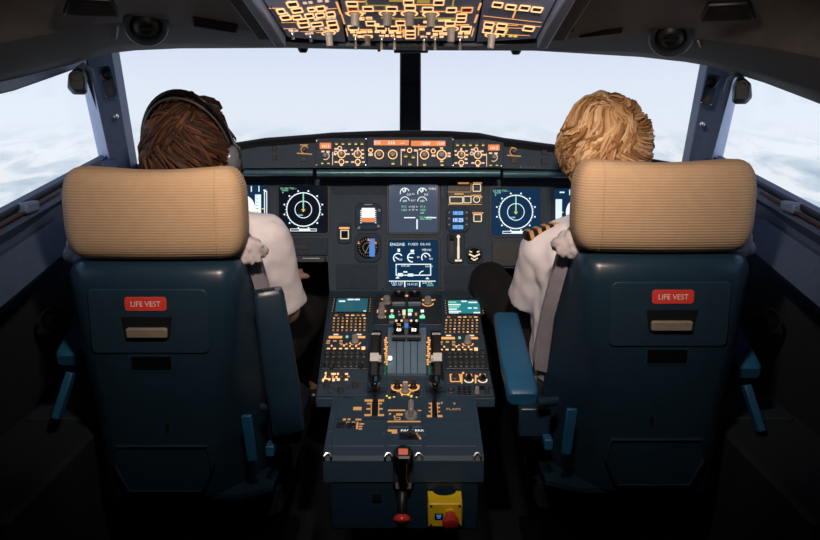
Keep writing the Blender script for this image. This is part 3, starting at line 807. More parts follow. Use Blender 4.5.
for x, y in ((384, 236.5), (441, 236.5), (383, 289), (441, 288), (331.2, 238), (489.2, 236), (330.2, 219), (488, 258), (338.4, 266.5), (375.5, 266.5), (338.4, 287), (375.5, 287), (446.5, 267), (446.5, 288)):
    a, b = PANEL.st(x, y); MB().cyl(a, b, 0, 0.002, 0.0042 if x in (384, 441, 383) else 0.0022, n=12).build('screw', 'black', ip)
mb = MB()
for p in ([(328.2, 180, 328.2, 262)], [(491, 180, 491, 268)], [(330, 201, 322, 201)], [(238, 181, 328, 181)], [(384.5, 180, 384.5, 196)], [(442.5, 180, 442.5, 196)], [(384.5, 240, 384.5, 253)], [(442.5, 240, 442.5, 253)], [(284, 235.5, 322, 235.5)], [(491, 240, 548, 240)], [(491, 181, 580, 181)]):
    for x0, y0, x1, y1 in p:
        a = PANEL.st(x0, y0); b = PANEL.st(x1, y1); mb.seg(a[0], a[1], b[0], b[1], 0.0028, 0, 0.0006)
mb.build('panel_joint', 'black', ip, smooth=0)
# table slot and pull bar under the left and right screens
pl([(282, 238), (282, 255), (328, 255), (328, 238)], 0.010, 'table_cover', 'panel_mid')
pl([(284, 244), (284, 249.5), (309, 249.5), (309, 244)], 0.012, 'slot', 'black')
pl([(280, 257), (280, 262), (326, 262), (326, 257)], 0.035, 'pull_bar', 'panel_dark')
a = PANEL.st(304, 258.2); b = PANEL.st(321, 258.2); MB().seg(a[0], a[1], b[0], b[1], 0.003, 0.034, 0.0375).build('bar_edge', 'steel', ip, smooth=0)
pl([(492, 242), (492, 266), (560, 266), (560, 242)], 0.010, 'table_cover', 'panel_dark')

# ---- displays
HS = 0.0765      # half of the visible screen
class Screen:
    def __init__(s, cx, cy, label, mat, name='display_unit', hw=None, group='square flight displays', px=49.0, py=47.5):
        c = PANEL.st(cx, cy); W, Hh = (PANEL.st(cx+px/2, cy)[0]-PANEL.st(cx-px/2, cy)[0])/2, (PANEL.st(cx, cy-py/2)[1]-PANEL.st(cx, cy+py/2)[1])/2
        s.w, s.h = W, Hh
        s.t = thing(name, label, 'display screen', PANEL.mat(c[0], c[1], 0), group)
        MB().frame(0, 0, 2*W+0.014, 2*Hh+0.014, 0.0075, 0.0003, 0.004, 0.014).build('bezel', 'panel_dark', s.t, bevel=0.001)
        s.scr = MB().rr(0, 0, 2*W, 2*Hh, 0.0003, 0.0015, 0.010).build('screen', mat, s.t)
    def sym(s, mat, fn, name='symbology'):
        mb = MB(); W, Hh = s.w, s.h
        class D:
            def line(d, x0, y0, x1, y1, w=0.02): mb.seg(x0*W, y0*Hh, x1*W, y1*Hh, w*W, 0.0015, 0.0019)
            def arc(d, x, y, r, a0=0, a1=360, w=0.03): mb.ring(x*W, y*Hh, r*W, (r-w)*W, 0.0015, 0.0019, 40, a0, a1)
            def box(d, x, y, w, h): mb.rr(x*W, y*Hh, w*W, h*Hh, 0.0015, 0.0019, 0)
            def fr(d, x, y, w, h, t=0.02): mb.frame(x*W, y*Hh, w*W, h*Hh, t*W, 0.0015, 0.0019)
            def disc(d, x, y, r): mb.cyl(x*W, y*Hh, 0.0015, 0.0019, r*W, n=20)
            def poly(d, pts): mb.prism([(x*W, y*Hh) for x, y in pts], 0.0015, 0.0020)
            def txt(d, t, x, y, sz): mb.text(t, sz*W, x*W, y*Hh, 0.0021)
        fn(D()); mb.build(name, mat, s.scr, smooth=0)
def nav(cx, cy, label, mat):
    s = Screen(cx, cy, label, mat)
    def w(d):
        d.arc(0, -0.01, 0.70, 0, 360, 0.040); d.arc(0, -0.01, 0.355, 0, 360, 0.028)
        for k in range(12):
            t = R(15 + 30*k); d.disc(0.80*math.cos(t), -0.01+0.80*math.sin(t), 0.035)
        for k in range(36):
            t = R(10*k); d.line(0.69*math.cos(t), -0.01+0.69*math.sin(t), 0.735*math.cos(t), -0.01+0.735*math.sin(t), 0.02)
        d.fr(0.0, -0.87, 1.08, 0.115, 0.025); d.box(0.05, -0.87, 0.46, 0.07)
    s.sym('sym_white', w)
    def gq(d):
        d.line(0, 0.03, 0, 0.66, 0.05)
        d.txt('GS 000 TAS---', -0.60, 0.875, 0.115); d.txt('000/00', -0.75, 0.79, 0.10); d.poly([(-0.86, 0.72), (-0.80, 0.72), (-0.83, 0.66)])
    s.sym('sym_green', gq)
    def c(d): d.txt('VOR', -0.13, -0.24, 0.10); d.line(-0.2, -0.27, -0.02, -0.25, 0.03)
    s.sym('sym_cyan', c)
    def y(d): d.line(-0.075, -0.02, 0.075, -0.02, 0.035); d.line(0, 0.06, 0, -0.10, 0.035); d.line(-0.04, -0.085, 0.04, -0.085, 0.025)
    s.sym('lit_yellow', y)
    return s
nav(303.4, 209.3, 'black navigation screen with white compass ring left of centre panel', 'scr_black')
nav(515.8, 211.7, 'dark blue navigation screen with white compass ring right of centre panel', 'scr_navy')
def pfd(cx, cy, label):
    s = Screen(cx, cy, label, 'scr_navy')
    def w(d):
        d.box(-0.79, 0.0, 0.26, 1.10); d.line(-0.92, 0.0, -0.60, 0.0, 0.03)
        d.box(0.62, 0.0, 0.24, 1.20)
        d.fr(0.93, 0.0, 0.13, 1.5, 0.04); d.line(0.84, 0.78, 0.95, 0.78, 0.05)
        for x in (-0.35, -0.0, 0.35, 0.66): d.line(x, 0.72, x, 0.96, 0.04)
        d.box(-0.66, 0.84, 0.2, 0.06); d.box(0.0, -0.86, 1.3, 0.12)
    s.sym('sym_white', w)
    def sk(d):
        P = [(0.50*math.cos(R(a)), 0.58*math.sin(R(a))) for a in range(-12, 193, 6)]; d.poly(P)
    s.sym('sym_sky', sk, 'horizon_sky')
    def gd(d):
        P = [(0.50*math.cos(R(a)), 0.58*math.sin(R(a))) for a in range(192, 349, 6)]; d.poly(P)
    s.sym('sym_ground', gd, 'horizon_ground')
    def k(d):
        d.line(-0.36, -0.02, -0.12, -0.02, 0.06); d.line(0.12, -0.02, 0.36, -0.02, 0.06); d.box(0, -0.02, 0.06, 0.06)
        for q in range(-4, 5): d.line(0.55, q*0.14, 0.62, q*0.14, 0.025)
    s.sym('scr_black', k, 'aircraft_mark')
    def y(d): d.box(0.55, 0.0, 0.16, 0.05); d.box(0.84, 0.0, 0.14, 0.04)
    s.sym('lit_yellow', y, 'readout')
    return s
pfd(243.0, 208.8, 'blue and white attitude screen half hidden by the left headrest')
pfd(578.0, 212.3, 'blue attitude screen with white sky half hidden by the right headrest')

ew = Screen(413.5, 208.6, 'upper centre engine screen with four arc gauges', 'scr_grey', px=49.5, py=48)
def ux(px): return (px-300)/222.0
def vy(py): return (278-py)/217.0
def w(d):
    for x in (222, 378):
        d.arc(ux(x), vy(134), 0.20, 20, 200, 0.035); d.line(ux(x)-0.02, vy(134), ux(x)-0.12, vy(100), 0.04); d.box(ux(x)+0.02, vy(112), 0.06, 0.13)
        d.txt('0.0', ux(x)+0.16, vy(152), 0.13)
        d.arc(ux(x), vy(214), 0.20, 10, 180, 0.03); d.txt('500', ux(x), vy(210), 0.12)
    for y, q in ((148, 'N1'), (206, 'EGT'), (262, 'N2'), (290, 'FF')): d.txt(q, ux(298), vy(y), 0.10)
    for y in (262, 290):
        d.line(ux(258), vy(y+3), ux(274), vy(y-3), 0.02); d.line(ux(322), vy(y-3), ux(338), vy(y+3), 0.02)
    d.line(ux(215), vy(360), ux(316), vy(360), 0.045); d.line(ux(410), vy(360), ux(505), vy(360), 0.045)
    d.line(ux(332), vy(375), ux(332), vy(465), 0.055); d.txt('FOB:0', ux(468), vy(100), 0.11)
ew.sym('sym_white', w)
def gq(d):
    for x, q in ((214, '97.5'), (382, '97.4')):
        d.txt(q, ux(x), vy(262), 0.12); d.txt('1300', ux(x), vy(292), 0.12)
    d.txt('480', ux(378), vy(318), 0.11); d.txt('TO INHIBIT', ux(410), vy(358), 0.10); d.txt('APU AVAIL', ux(412), vy(374), 0.10)
ew.sym('sym_green', gq)
sd = Screen(413.2, 263.8, 'lower centre systems screen with white aircraft diagram', 'scr_navy', px=50, py=47.5)
def w(d):
    d.txt('ENGINE', ux(160), vy(102), 0.17); d.txt('F.USED  OIL', ux(330), vy(100), 0.13); d.txt('KG', ux(432), vy(100), 0.13)
    d.box(ux(172), vy(154), 0.10, 0.13); d.box(ux(292), vy(160), 0.14, 0.10); d.txt('VIB N1', ux(420), vy(152), 0.13)
    d.arc(ux(165), vy(225), 0.20, 30, 230, 0.045); d.line(ux(140), vy(215), ux(175), vy(240), 0.04); d.txt('20', ux(190), vy(240), 0.12)
    d.arc(ux(290), vy(220), 0.20, 60, 280, 0.05); d.line(ux(250), vy(218), ux(300), vy(222), 0.04); d.txt('80', ux(345), vy(218), 0.10)
    d.arc(ux(412), vy(220), 0.19, 10, 220, 0.045); d.line(ux(398), vy(200), ux(415), vy(220), 0.04); d.txt('100', ux(455), vy(234), 0.11)
    d.fr(ux(302), vy(332), 1.42, 0.50, 0.04)
    d.txt('RAM AIR', ux(232), vy(298), 0.09); d.box(ux(185), vy(378), 0.20, 0.14); d.box(ux(276), vy(380), 0.22, 0.12); d.box(ux(230), vy(352), 0.16, 0.06)
    d.arc(ux(390), vy(382), 0.18, 90, 180, 0.04); d.txt('XBLEED', ux(440), vy(302), 0.09); d.poly([(ux(140), vy(412)), (ux(180), vy(412)), (ux(160), vy(392))]); d.poly([(ux(408), vy(418)), (ux(445), vy(418)), (ux(426), vy(398))])
    d.line(ux(85), vy(436), ux(498), vy(436), 0.035); d.line(ux(225), vy(436), ux(225), vy(490), 0.05); d.line(ux(358), vy(436), ux(358), vy(490), 0.05)
    d.txt('TAT +15', ux(155), vy(455), 0.13); d.txt('SAT +15', ux(155), vy(472), 0.10); d.txt('10 H 25', ux(292), vy(466), 0.13); d.txt('GW KG', ux(425), vy(452), 0.12)
sd.sym('sym_white', w)
sd.sym('sym_green', lambda d: (d.txt('58600', ux(450), vy(474), 0.11), d.line(ux(150), vy(320), ux(150), vy(300), 0.03)))

# ---- centre stand-by instruments
def octa(cx, cy, w, h, label, name, mat='panel_mid', group=None, cat='instrument'):
    a, b, W, Hh = PANEL.rect(cx-w/2, cy-h/2, cx+w/2, cy+h/2); q = min(W, Hh)*0.17
    t = thing(name, label, cat, PANEL.mat(a, b, 0), group)
    P = [(-W/2+q, -Hh/2), (W/2-q, -Hh/2), (W/2, -Hh/2+q), (W/2, Hh/2-q), (W/2-q, Hh/2), (-W/2+q, Hh/2), (-W/2, Hh/2-q), (-W/2, -Hh/2+q)]
    MB().loft([[(x, y, 0.0003) for x, y in P], [(x, y, 0.006) for x, y in P], [(x*0.95, y*0.95, 0.008) for x, y in P]]).build('bezel', mat, t, smooth=0)
    return t, W, Hh
t, W, Hh = octa(368.4, 216.6, 26, 27, 'small standby attitude display with bright white screen', 'standby_display')
sc = MB().rr(0, 0.001, W*0.66, Hh*0.66, 0.004, 0.0085, 0.002).build('screen', 'scr_navy', t)
MB().rr(0, 0.012, W*0.50, Hh*0.36, 0.0085, 0.009, 0.001).build('horizon_sky', 'lit_white', sc, smooth=0)
MB().rr(0, -0.011, W*0.50, Hh*0.17, 0.0085, 0.009, 0.001).build('horizon_ground', 'lit_orange', sc, smooth=0)
mb = MB()
for k in range(7): mb.rr(-W*0.28, Hh*(0.22-0.075*k), W*0.05, Hh*0.03, 0.0085, 0.009, 0); mb.rr(W*0.28, Hh*(0.22-0.075*k), W*0.05, Hh*0.03, 0.0085, 0.009, 0)
mb.build('scale_marks', 'lit_white', sc, smooth=0)
for x, y in ((0.40, -0.36), (-0.36, -0.42), (0.42, 0.22)):
    MB().lathe([(0.005, 0.007), (0.005, 0.014), (0, 0.015)], x*W, y*Hh, 12).build('knob', 'knob_grey', t)
MB().rr(0, Hh*0.44, W*0.3, 0.004, 0.008, 0.012, 0.001).build('lug', 'knob_grey', t)
t, W, Hh = octa(368, 247.6, 26, 29, 'dark octagonal compass dial with orange marks below the standby display', 'standby_compass')
MB().cyl(0, 0, 0.004, 0.0085, W*0.42, n=28).build('dial', 'black_gloss', t)
mb = MB()
for k in range(24):
    a = R(15*k); mb.seg(W*0.30*math.cos(a), W*0.30*math.sin(a), W*0.36*math.cos(a), W*0.36*math.sin(a), 0.0016, 0.0085, 0.009)
mb.ring(0, 0, W*0.20, W*0.18, 0.0085, 0.009, 24); mb.seg(-0.01, -0.02, 0.012, 0.022, 0.003, 0.0085, 0.0095)
mb.build('dial_marks', 'knob_grey', t, smooth=0)
mb = MB(); [mb.prism([(x-0.004, y-0.004), (x+0.004, y-0.004), (x, y+0.006)], 0.0085, 0.010) for x, y in ((-0.030, 0.016), (0.002, 0.026), (0.026, 0.016))]
mb.build('bug', 'lit_orange', t, smooth=0)
MB().rr(0.014, 0.0, 0.018, Hh*0.62, 0.0085, 0.0092, 0.003).build('blue_sector', 'sym_blue', t, smooth=0)
t, W, Hh = octa(344.5, 233.6, 14, 20, 'small switch panel with one amber framed button left of the standby instruments', 'switch_panel', cat='control panel')
MB().rr(0.001, -0.003, 0.020, 0.022, 0.006, 0.012, 0.002).build('push_button', 'black_gloss', t)
mb = MB(); mb.frame(0.001, -0.003, 0.028, 0.030, 0.003, 0.0075, 0.0086, 0.003)
mb.build('button_frame', 'lit_cream', t, smooth=0)
MB().rr(0, 0.018, 0.034, 0.006, 0.0075, 0.0086, 0).build('legend', 'lit_amber', t, smooth=0)

u = Unit(PANEL, 'landing_gear_panel', 'dark panel of amber framed buttons right of the engine screen', 'control panel', (447.5, 180.5, 483, 205.6), 'black', 0.004)
u.marks([('b', 463.5, 183.2, 11, 1.8), (448, 192, 471, 192, .0016), (448, 204.6, 482, 204.6, .0020), ('b', 459, 194, 9, 1.6), ('b', 477.5, 183, 9, 1.6), (471, 183, 471, 191, .002), ('b', 476, 195.5, 10, 1.6), ('b', 481, 197, 2.4, 2)], 'lit_dim')
u.marks([('f', 456.2, 200, 13.6, 7.2, .0028), ('f', 467.4, 199.6, 8, 7.4, .0028), ('f', 476.8, 187.8, 8.4, 7.8, .0028), ('r', 476.6, 199.4, .0115, .0028)], 'lit_cream')
for x, y in ((453.3, 200), (459.4, 200), (467.4, 200), (476.8, 188)): u.btn(x, y, 4.8, 4.4, 'panel_dark', 'push_button', 0.005)
u.knob(476.6, 199.4, 0.0065, 0.012, 'knob_dark', 'selector_knob', 'lit_yellow')
u = Unit(PANEL, 'switch_panel', 'single amber framed square button beside the clock', 'control panel', (471.5, 211, 484, 223), 'panel_dark', 0.004)
u.marks([('b', 477.8, 213, 11, 1.8)], 'lit_dim'); u.marks([('f', 477.6, 218, 8.4, 7.8, .003)], 'lit_cream'); u.btn(477.6, 218, 5, 4.6, 'black', 'push_button', 0.005)
t, W, Hh = octa(457.8, 219.7, 23.5, 25, 'square clock with three bright blue readouts', 'clock')
for y, h, m in ((0.26, 0.15, 'sym_blue'), (-0.02, 0.17, 'sym_blue'), (-0.30, 0.17, 'sym_blue')):
    o = MB().rr(0, Hh*y, W*0.44, Hh*h, 0.004, 0.0095, 0.001).build('readout', m, t, smooth=0)
    MB().text({0.26: '10:25', -0.02: '10 25', -0.30: '00:00'}[y], 0.016, 0, Hh*y, 0.0102).build('digits', 'sym_sky' if y == -0.02 else 'sym_cyan', o, smooth=0)
MB().rr(0, -0.001, W*0.54, Hh*0.86, 0.003, 0.0085, 0.002).build('dial_face', 'scr_navy', t, smooth=0)
for k in range(3):
    for sx in (-1, 1): MB().lathe([(0.0035, 0.007), (0.0035, 0.013), (0, 0.014)], sx*W*0.37, Hh*(0.28-0.24*k), 10).build('knob', 'knob_grey', t)
t, W, Hh = octa(455.8, 247.6, 17.5, 31, 'landing gear lever slot panel with amber scale', 'gear_lever_panel', cat='control panel')
MB().rr(-0.014, 0.006, 0.011, Hh*0.66, 0.004, 0.009, 0.003).build('slot', 'black', t)
lv = MB().rr(-0.014, 0.034, 0.012, 0.016, 0.009, 0.030, 0.003, 0.002).build('gear_lever', 'rubber', t)
mb = MB(); mb.rr(0.008, 0.022, 0.006, 0.034, 0.008, 0.009, 0); mb.rr(0.008, -0.016, 0.0075, 0.042, 0.008, 0.009, 0); mb.rr(0.008, -0.042, 0.022, 0.006, 0.008, 0.009, 0); mb.cyl(0.008, 0.036, 0.008, 0.009, 0.006, n=10)
mb.build('legend', 'lit_cream', t, smooth=0)
t, W, Hh = octa(474.2, 255.2, 16.5, 17, 'small round triple pressure gauge with cream needles', 'pressure_gauge')
MB().cyl(0, 0, 0.004, 0.0085, W*0.43, n=24).build('dial', 'black_gloss', t)
mb = MB()
for sx in (-1, 1):
    mb.seg(sx*0.001, -0.004, sx*0.018, 0.004, 0.005, 0.0085, 0.0095); mb.seg(sx*0.008, 0.010, sx*0.016, 0.013, 0.004, 0.0085, 0.0095); mb.seg(sx*0.005, -0.012, sx*0.011, -0.010, 0.004, 0.0085, 0.0095)
mb.rr(0, -0.015, 0.010, 0.005, 0.0085, 0.0095, 0); mb.rr(0, -0.004, 0.008, 0.006, 0.0085, 0.0095, 0)
mb.build('needles', 'lit_cream', t, smooth=0)

# ================================================================ CENTRE PEDESTAL
PF = Plane((0, 1.93, 0.650), (0, 2.435, 0.808))
PR = Plane((0, 1.678, 0.600), (0, 1.93, 0.650))
RW = Plane((0, 1.672, 0.40), (0, 1.672, 0.60))
ped = thing('center_pedestal', 'dark grey centre pedestal between the two seats', 'pedestal', Matrix.Translation((-0.013, 1.95, 0.0)))
PO = Matrix.Translation((0.013, -1.95, 0))
def hull(plane, pts, depth, name, mat, bev=0.004):
    top = [plane.hit(*p) for p in pts]
    bot = [Vector((p.x, p.y, p.z-depth)) for p in top]
    return MB().loft([bot, top]).build(name, mat, ped, M=PO, smooth=20, bevel=bev)
hull(PF, [(329, 290.5), (474, 290.5), (495.5, 398), (315.5, 398)], 0.028, 'forward_body', 'pedestal_grey')
q = [PR.hit(335.2, 397.5), PR.hit(476, 397.5), PR.hit(482.6, 447), PR.hit(324.6, 447)]
prof = []
for x in (q[3].x, q[2].x):
    prof.append([Vector((x, y, z)) for y, z in ((1.94, 0.654), (1.712, 0.6085), (1.690, 0.6030), (1.678, 0.598), (1.672, 0.588), (1.672, 0.535), (1.94, 0.535))])
MB().loft(prof).build('aft_body', 'pedestal_grey', ped, M=PO, smooth=25)
c = MB()
c.box((-0.0135, 1.815, 0.475), (0.345, 0.280, 0.124)); c.build('drawer_box', 'shell_teal', ped, M=PO, bevel=0.004)
MB().box((-0.0135, 2.06, 0.24), (0.27, 0.50, 0.46)).build('plinth', 'wall_dark', ped, M=PO, smooth=0)
MB().box((-0.0135, 2.20, 0.56), (0.30, 0.52, 0.19)).build('inner_body', 'wall_dark', ped, M=PO, smooth=0)
PRM = PO @ PR.mat()
def ped_seg(plane, lst, mat, name):
    mb = MB()
    for x0, y0, x1, y1, w in lst:
        a = plane.st(x0, y0); b = plane.st(x1, y1); mb.seg(a[0], a[1], b[0], b[1], w, 0, 0.0006)
    mb.build(name, mat, ped, M=PO @ plane.mat(), smooth=0)
# bright clips on the aft edge
for px in (327.6, 388.6, 419, 477.6):
    p = at(px, 457, 1.795)
    m = MB(); 
    m.tube([(-0.008, 0.002, -0.018), (-0.008, -0.002, 0.002), (-0.004, 0.004, 0.006), (0.004, 0.004, 0.006), (0.008, -0.002, 0.002), (0.008, 0.002, -0.018)], 0.0032, 8)
    m.build('edge_clip', 'steel', ped, M=PO @ Matrix.Translation((p.x, 1.674, 0.598)))
for px, py in ((333, 419), (331, 433), (329.5, 447), (384.6, 419), (384, 434.5), (425, 422.5), (424.5, 436), (474, 421), (476, 436), (425, 441.5), (475.8, 442)):
    a, b = PR.st(px, py); MB().cyl(a, b, 0, 0.003, 0.0026, n=10).build('fastener', 'screw', ped, M=PRM)

def col(y, side):
    if side < 0: return 330.6 - 14.6*(y-297)/99.0 + 1.0, 371.0 - 3.0*(y-297)/99.0 - 0.4
    return 443 + 2.0*(y-297)/100.0 + 0.4, 478 + 17.0*(y-297)/100.0 - 1.0
def side_unit(name, label, y0, y1, side, mat, group, z=0.006):
    l, r = col((y0+y1)/2, side)
    return Unit(PF, name, label, 'control panel', (l, y0, r, y1), mat, z, 0.003, group)

def mcdu(side):
    nm = 'left' if side < 0 else 'right'; dx = 0 if side < 0 else 112.2; dy = 0 if side < 0 else 1.8
    lb = 'left keypad computer with dim teal screen at the front of the pedestal' if side < 0 else 'right keypad computer with bright green text screen at the front of the pedestal'
    u = side_unit('control_display_unit', lb, 295, 334.6, side, 'panel_mid', 'keypad computers on the pedestal')
    a, b = u.st(351.8+dx, 306.0+dy); W, Hh = u.sz(351.8+dx, 306.0+dy, 31.5, 14.2)
    MB().frame(a, b, W+0.012, Hh+0.012, 0.006, u.z, u.z+0.006, 0.004).build('bezel', 'panel_dark', u.t)
    sc = MB().rr(a, b, W, Hh, u.z-0.001, u.z+0.002, 0.003).build('screen', 'scr_teal' if side < 0 else 'scr_cyan', u.t)
    z = u.z+0.0026
    if side < 0:
        mb = MB(); mb.rr(a-W*0.33, b+Hh*0.30, W*0.20, Hh*0.10, u.z+0.002, z, 0); mb.rr(a-W*0.06, b+Hh*0.42, W*0.20, Hh*0.09, u.z+0.002, z, 0); mb.rr(a+W*0.15, b+Hh*0.42, W*0.17, Hh*0.09, u.z+0.002, z, 0); mb.rr(a+W*0.43, b-Hh*0.40, W*0.08, Hh*0.07, u.z+0.002, z, 0)
        mb.build('screen_text', 'sym_white', sc, smooth=0)
    else:
        mb = MB(); mg = MB()
        for k, (x, y, w) in enumerate(((-0.36, 0.36, 0.26), (0.02, 0.42, 0.18), (0.30, 0.34, 0.28), (-0.30, 0.18, 0.40), (-0.32, 0.02, 0.34), (-0.36, -0.14, 0.26), (0.18, -0.06, 0.12), (0.36, -0.06, 0.12), (-0.30, -0.30, 0.38), (-0.34, -0.42, 0.30), (0.38, -0.38, 0.20))):
            (mg if k in (0, 4) else mb).rr(a+W*x, b+Hh*y, W*w, Hh*0.085, u.z+0.002, z, 0)
        mb.build('screen_text', 'sym_white', sc, smooth=0); mg.build('screen_text', 'sym_green', sc, smooth=0)
    key = MB().rr(0, 0, 0.0105, 0.0105, 0, 0.0035, 0.0015, 0.0006).mesh('key'); key.materials.append(MATS['key_grey'])
    wide = MB().rr(0, 0, 0.0155, 0.0105, 0, 0.0035, 0.0015, 0.0006).mesh('key'); wide.materials.append(MATS['key_grey'])
    lk = MB().rr(0, 0, 0.008, 0.006, 0, 0.003, 0.001, 0.0005).mesh('line_key'); lk.materials.append(MATS['key_grey'])
    am = []; br = []
    for k in range(6):
        for x in (-0.575, 0.575):
            px, py = a+W*x, b+Hh*(0.42-0.17*k); put(lk, 'line_key', u.t, px, py, u.z)
            am.append((px, py, 0.0042, 0.0022))
    for r_, yy in enumerate((313.6, 316.3)):
        for c_ in range(6):
            x, y = u.st(336.5+5.4*c_+dx, yy+dy); put(wide, 'key', u.t, x, y, u.z)
            if (r_, c_) not in ((0, 0), (1, 1)): (br if c_ in (2, 3, 5) and r_ == 1 else am).append((x, y, 0.010, 0.0038))
    for r_, yy in enumerate((319.3, 322.2, 325.2, 328.2, 331.2)):
        for c_ in range(8):
            x, y = u.st(334.2 - 0.35*r_*0.6 + (4.35+0.02*r_)*c_ + dx, yy+dy); put(key, 'key', u.t, x, y, u.z)
            (br if (r_*5+c_*3) % 7 == 0 else am).append((x, y, 0.0042+0.0015*((r_+c_) % 2), 0.0052))
    for lst, m in ((am, 'lit_dim'), (br, 'lit_bright')):
        mb = MB(); [mb.rr(x, y, w, h, u.z+0.0035, u.z+0.0042, 0) for x, y, w, h in lst]; mb.build('key_letters', m, u.t, smooth=0)
    # radio / switching strip below the keypad
    u = side_unit('switching_panel', '%s amber lit switching panel with a grey knob below the keypad computer' % nm, 335.3, 350.3, side, 'panel_mid', 'switching panels on the pedestal')
    ox = 0 if side < 0 else 112.6; oy = 0 if side < 0 else 1.0
    u.knob(355.2+ox, 341.5+oy, 0.0105, 0.022, 'knob_grey', 'selector_knob')
    u.marks([('b', 335.5+ox, 337.2+oy, 13.5, 2.2), ('b', 361+ox, 337.2+oy, 8.5, 2.0), ('r', 355.2+ox, 342.4+oy, .0165, .0035, 180, 360)], 'lit_amber')
    u.marks([('b', 328.5+ox, 341+oy, 3.4, 1.4), ('b', 334.8+ox, 341+oy, 3.4, 1.4), ('b', 341+ox, 341+oy, 3.2, 1.4), ('b', 328+ox, 343.2+oy, 3.4, 1.2), ('b', 341+ox, 343.4+oy, 3.2, 1.2), ('b', 346.6+ox, 344+oy, 2.2, 1.2)], 'lit_dim')
    u.marks([('b', 334+ox, 345.8+oy, 6, 1.4), ('b', 343.5+ox, 345.6+oy, 7, 1.6), ('b', 355+ox, 346.2+oy, 11, 1.5), ('b', 328.5+ox, 348.6+oy, 3, 1.3), ('b', 334.5+ox, 348.6+oy, 3, 1.3), ('b', 340.6+ox, 348.6+oy, 3, 1.3), ('b', 346.4+ox, 348.6+oy, 3, 1.3), ('b', 352.4+ox, 348.4+oy, 2.8, 1.3), ('b', 358.4+ox, 348.4+oy, 2.8, 1.3), ('b', 363.4+ox, 348.2+oy, 3.6, 3.0)], 'lit_bright')
    u.marks([('b', 347+ox, 336.8+oy, 2.4, 2.2)], 'sym_green'); u.marks([('b', 336+ox, 334.6+oy, 5, 1.2), ('b', 358+ox, 334.6+oy, 7, 1.2)], 'lit_cream')
    for k in range(6): u.btn(328.6+6.1*k+ox, 347+oy, 4.6, 2.2, 'key_grey', 'push_button', 0.004)
    # audio panel: two rows of dark knobs
    u = side_unit('audio_control_panel', '%s audio panel with two rows of small dark knobs' % nm, 351.0, 370.3, side, 'panel_dark', 'audio panels on the pedestal')
    kn = knob_mb(0.0075, 0.013, n=14).mesh('volume_knob'); kn.materials.append(MATS['knob_dark'])
    l, r = col(360, side)
    for r_, yy in enumerate((356.0, 365.6)):
        for c_ in range(7):
            x, y = u.st(l+5.0+(r-l-10)*c_/6.0 - (0.6*r_ if side < 0 else -0.4*r_), yy); put(kn, 'volume_knob', u.t, x, y, u.z)
            o = MB().rr(x, y-0.011, 0.006, 0.003, u.z, u.z+0.0008, 0)
            o.build('knob_caption', 'screw', u.t, smooth=0)
    for px, py in (((331.5, 367), (326.8, 366.2), (360.6, 366.8)) if side < 0 else ()):
        x, y = u.st(px, py); MB().ring(x, y, 0.0085, 0.0065, u.z, u.z+0.012, 16, 180, 360).build('knob_rim', 'screw', u.t)
mcdu(-1); mcdu(1)
# lower side units
u = side_unit('lighting_panel', 'left amber lit lighting panel below the audio knobs', 371.0, 383.6, -1, 'panel_mid', None)
for x, y in ((329, 376.5), (341.4, 375.5)): u.knob(x, y, 0.0075, 0.014, 'knob_dark', 'dimmer_knob')
u.marks([('r', 329, 376.8, .0125, .004, 100, 300), ('b', 333.5, 374, 5, 1.8), ('b', 326, 373.2, 2.2, 2), ('b', 323.6, 380, 3, 2.4), ('b', 328.4, 379.6, 3.4, 2), ('b', 333.6, 380, 2.8, 2.6), ('b', 338.6, 374, 3, 2.2), ('b', 338.4, 379.5, 3, 2.4), ('b', 346.6, 374, 3, 1.6), ('b', 346.4, 379.6, 3, 1.6), (324.8, 377, 323.2, 382, .003), ('b', 336.5, 377.4, 1.8, 2)], 'lit_bright')
u.marks([('b', 348.4, 376.5, 2.4, 1.4), ('b', 333, 377, 2, 3), (344.5, 373.4, 347.5, 373.4, .002)], 'lit_dim')
u = side_unit('radar_panel', 'left dark panel with three black selector knobs at the rear corner', 384.2, 397.2, -1, 'panel_mid', None)
for x, y in ((326.6, 386.6), (340.8, 391.8), (355.2, 387)):
    u.knob(x, y, 0.0085, 0.020, 'knob_dark', 'selector_knob')
u.marks([('b', 331, 393.6, 2.4, 1), ('b', 350, 394, 2.4, 1), ('b', 347, 397, 9, .9), ('b', 333.2, 388, 2, .8), ('b', 348, 388.4, 2, .8)], 'screw')
u = side_unit('transponder_panel', 'right amber lit panel with grey knob and two black knobs', 372.0, 385.2, 1, 'panel_mid', None)
u.knob(455.2, 377.6, 0.0105, 0.018, 'knob_dark', 'selector_knob'); u.knob(468.8, 379.8, 0.0085, 0.016, 'black', 'selector_knob'); u.knob(482.6, 379.8, 0.0085, 0.016, 'black', 'selector_knob')
u.marks([('f', 455.4, 378, 11, 8, .0034), (461.8, 374, 461.8, 383.5, .0034), ('b', 469, 375.2, 6, 2.2), ('b', 482.4, 375, 6, 2.2), (475.6, 375, 475.6, 383.2, .004), ('b', 463.2, 373, 1.8, 1.8), ('b', 477, 376.4, 2.2, 1.6)], 'lit_amber')
u.rings([(468.8, 380, .013, 180, 380, .004), (482.6, 380, .013, 180, 380, .004)], 'lit_cream')
u = side_unit('code_keypad_panel', 'right dark panel with small black keys at the rear corner', 385.8, 397.6, 1, 'panel_mid', None)
for r_ in range(3):
    for c_ in range(3): u.btn(459.2+4.9*c_+0.3*r_, 388+2.9*r_, 3.2, 2.0, 'black', 'key', 0.004)
u.btn(481.5, 388.2, 15, 3.6, 'black_gloss', 'code_window', 0.002)
for x in (477, 486.6): u.knob(x, 392.6, 0.007, 0.018, 'knob_grey' if x < 480 else 'knob_dark', 'selector_knob')
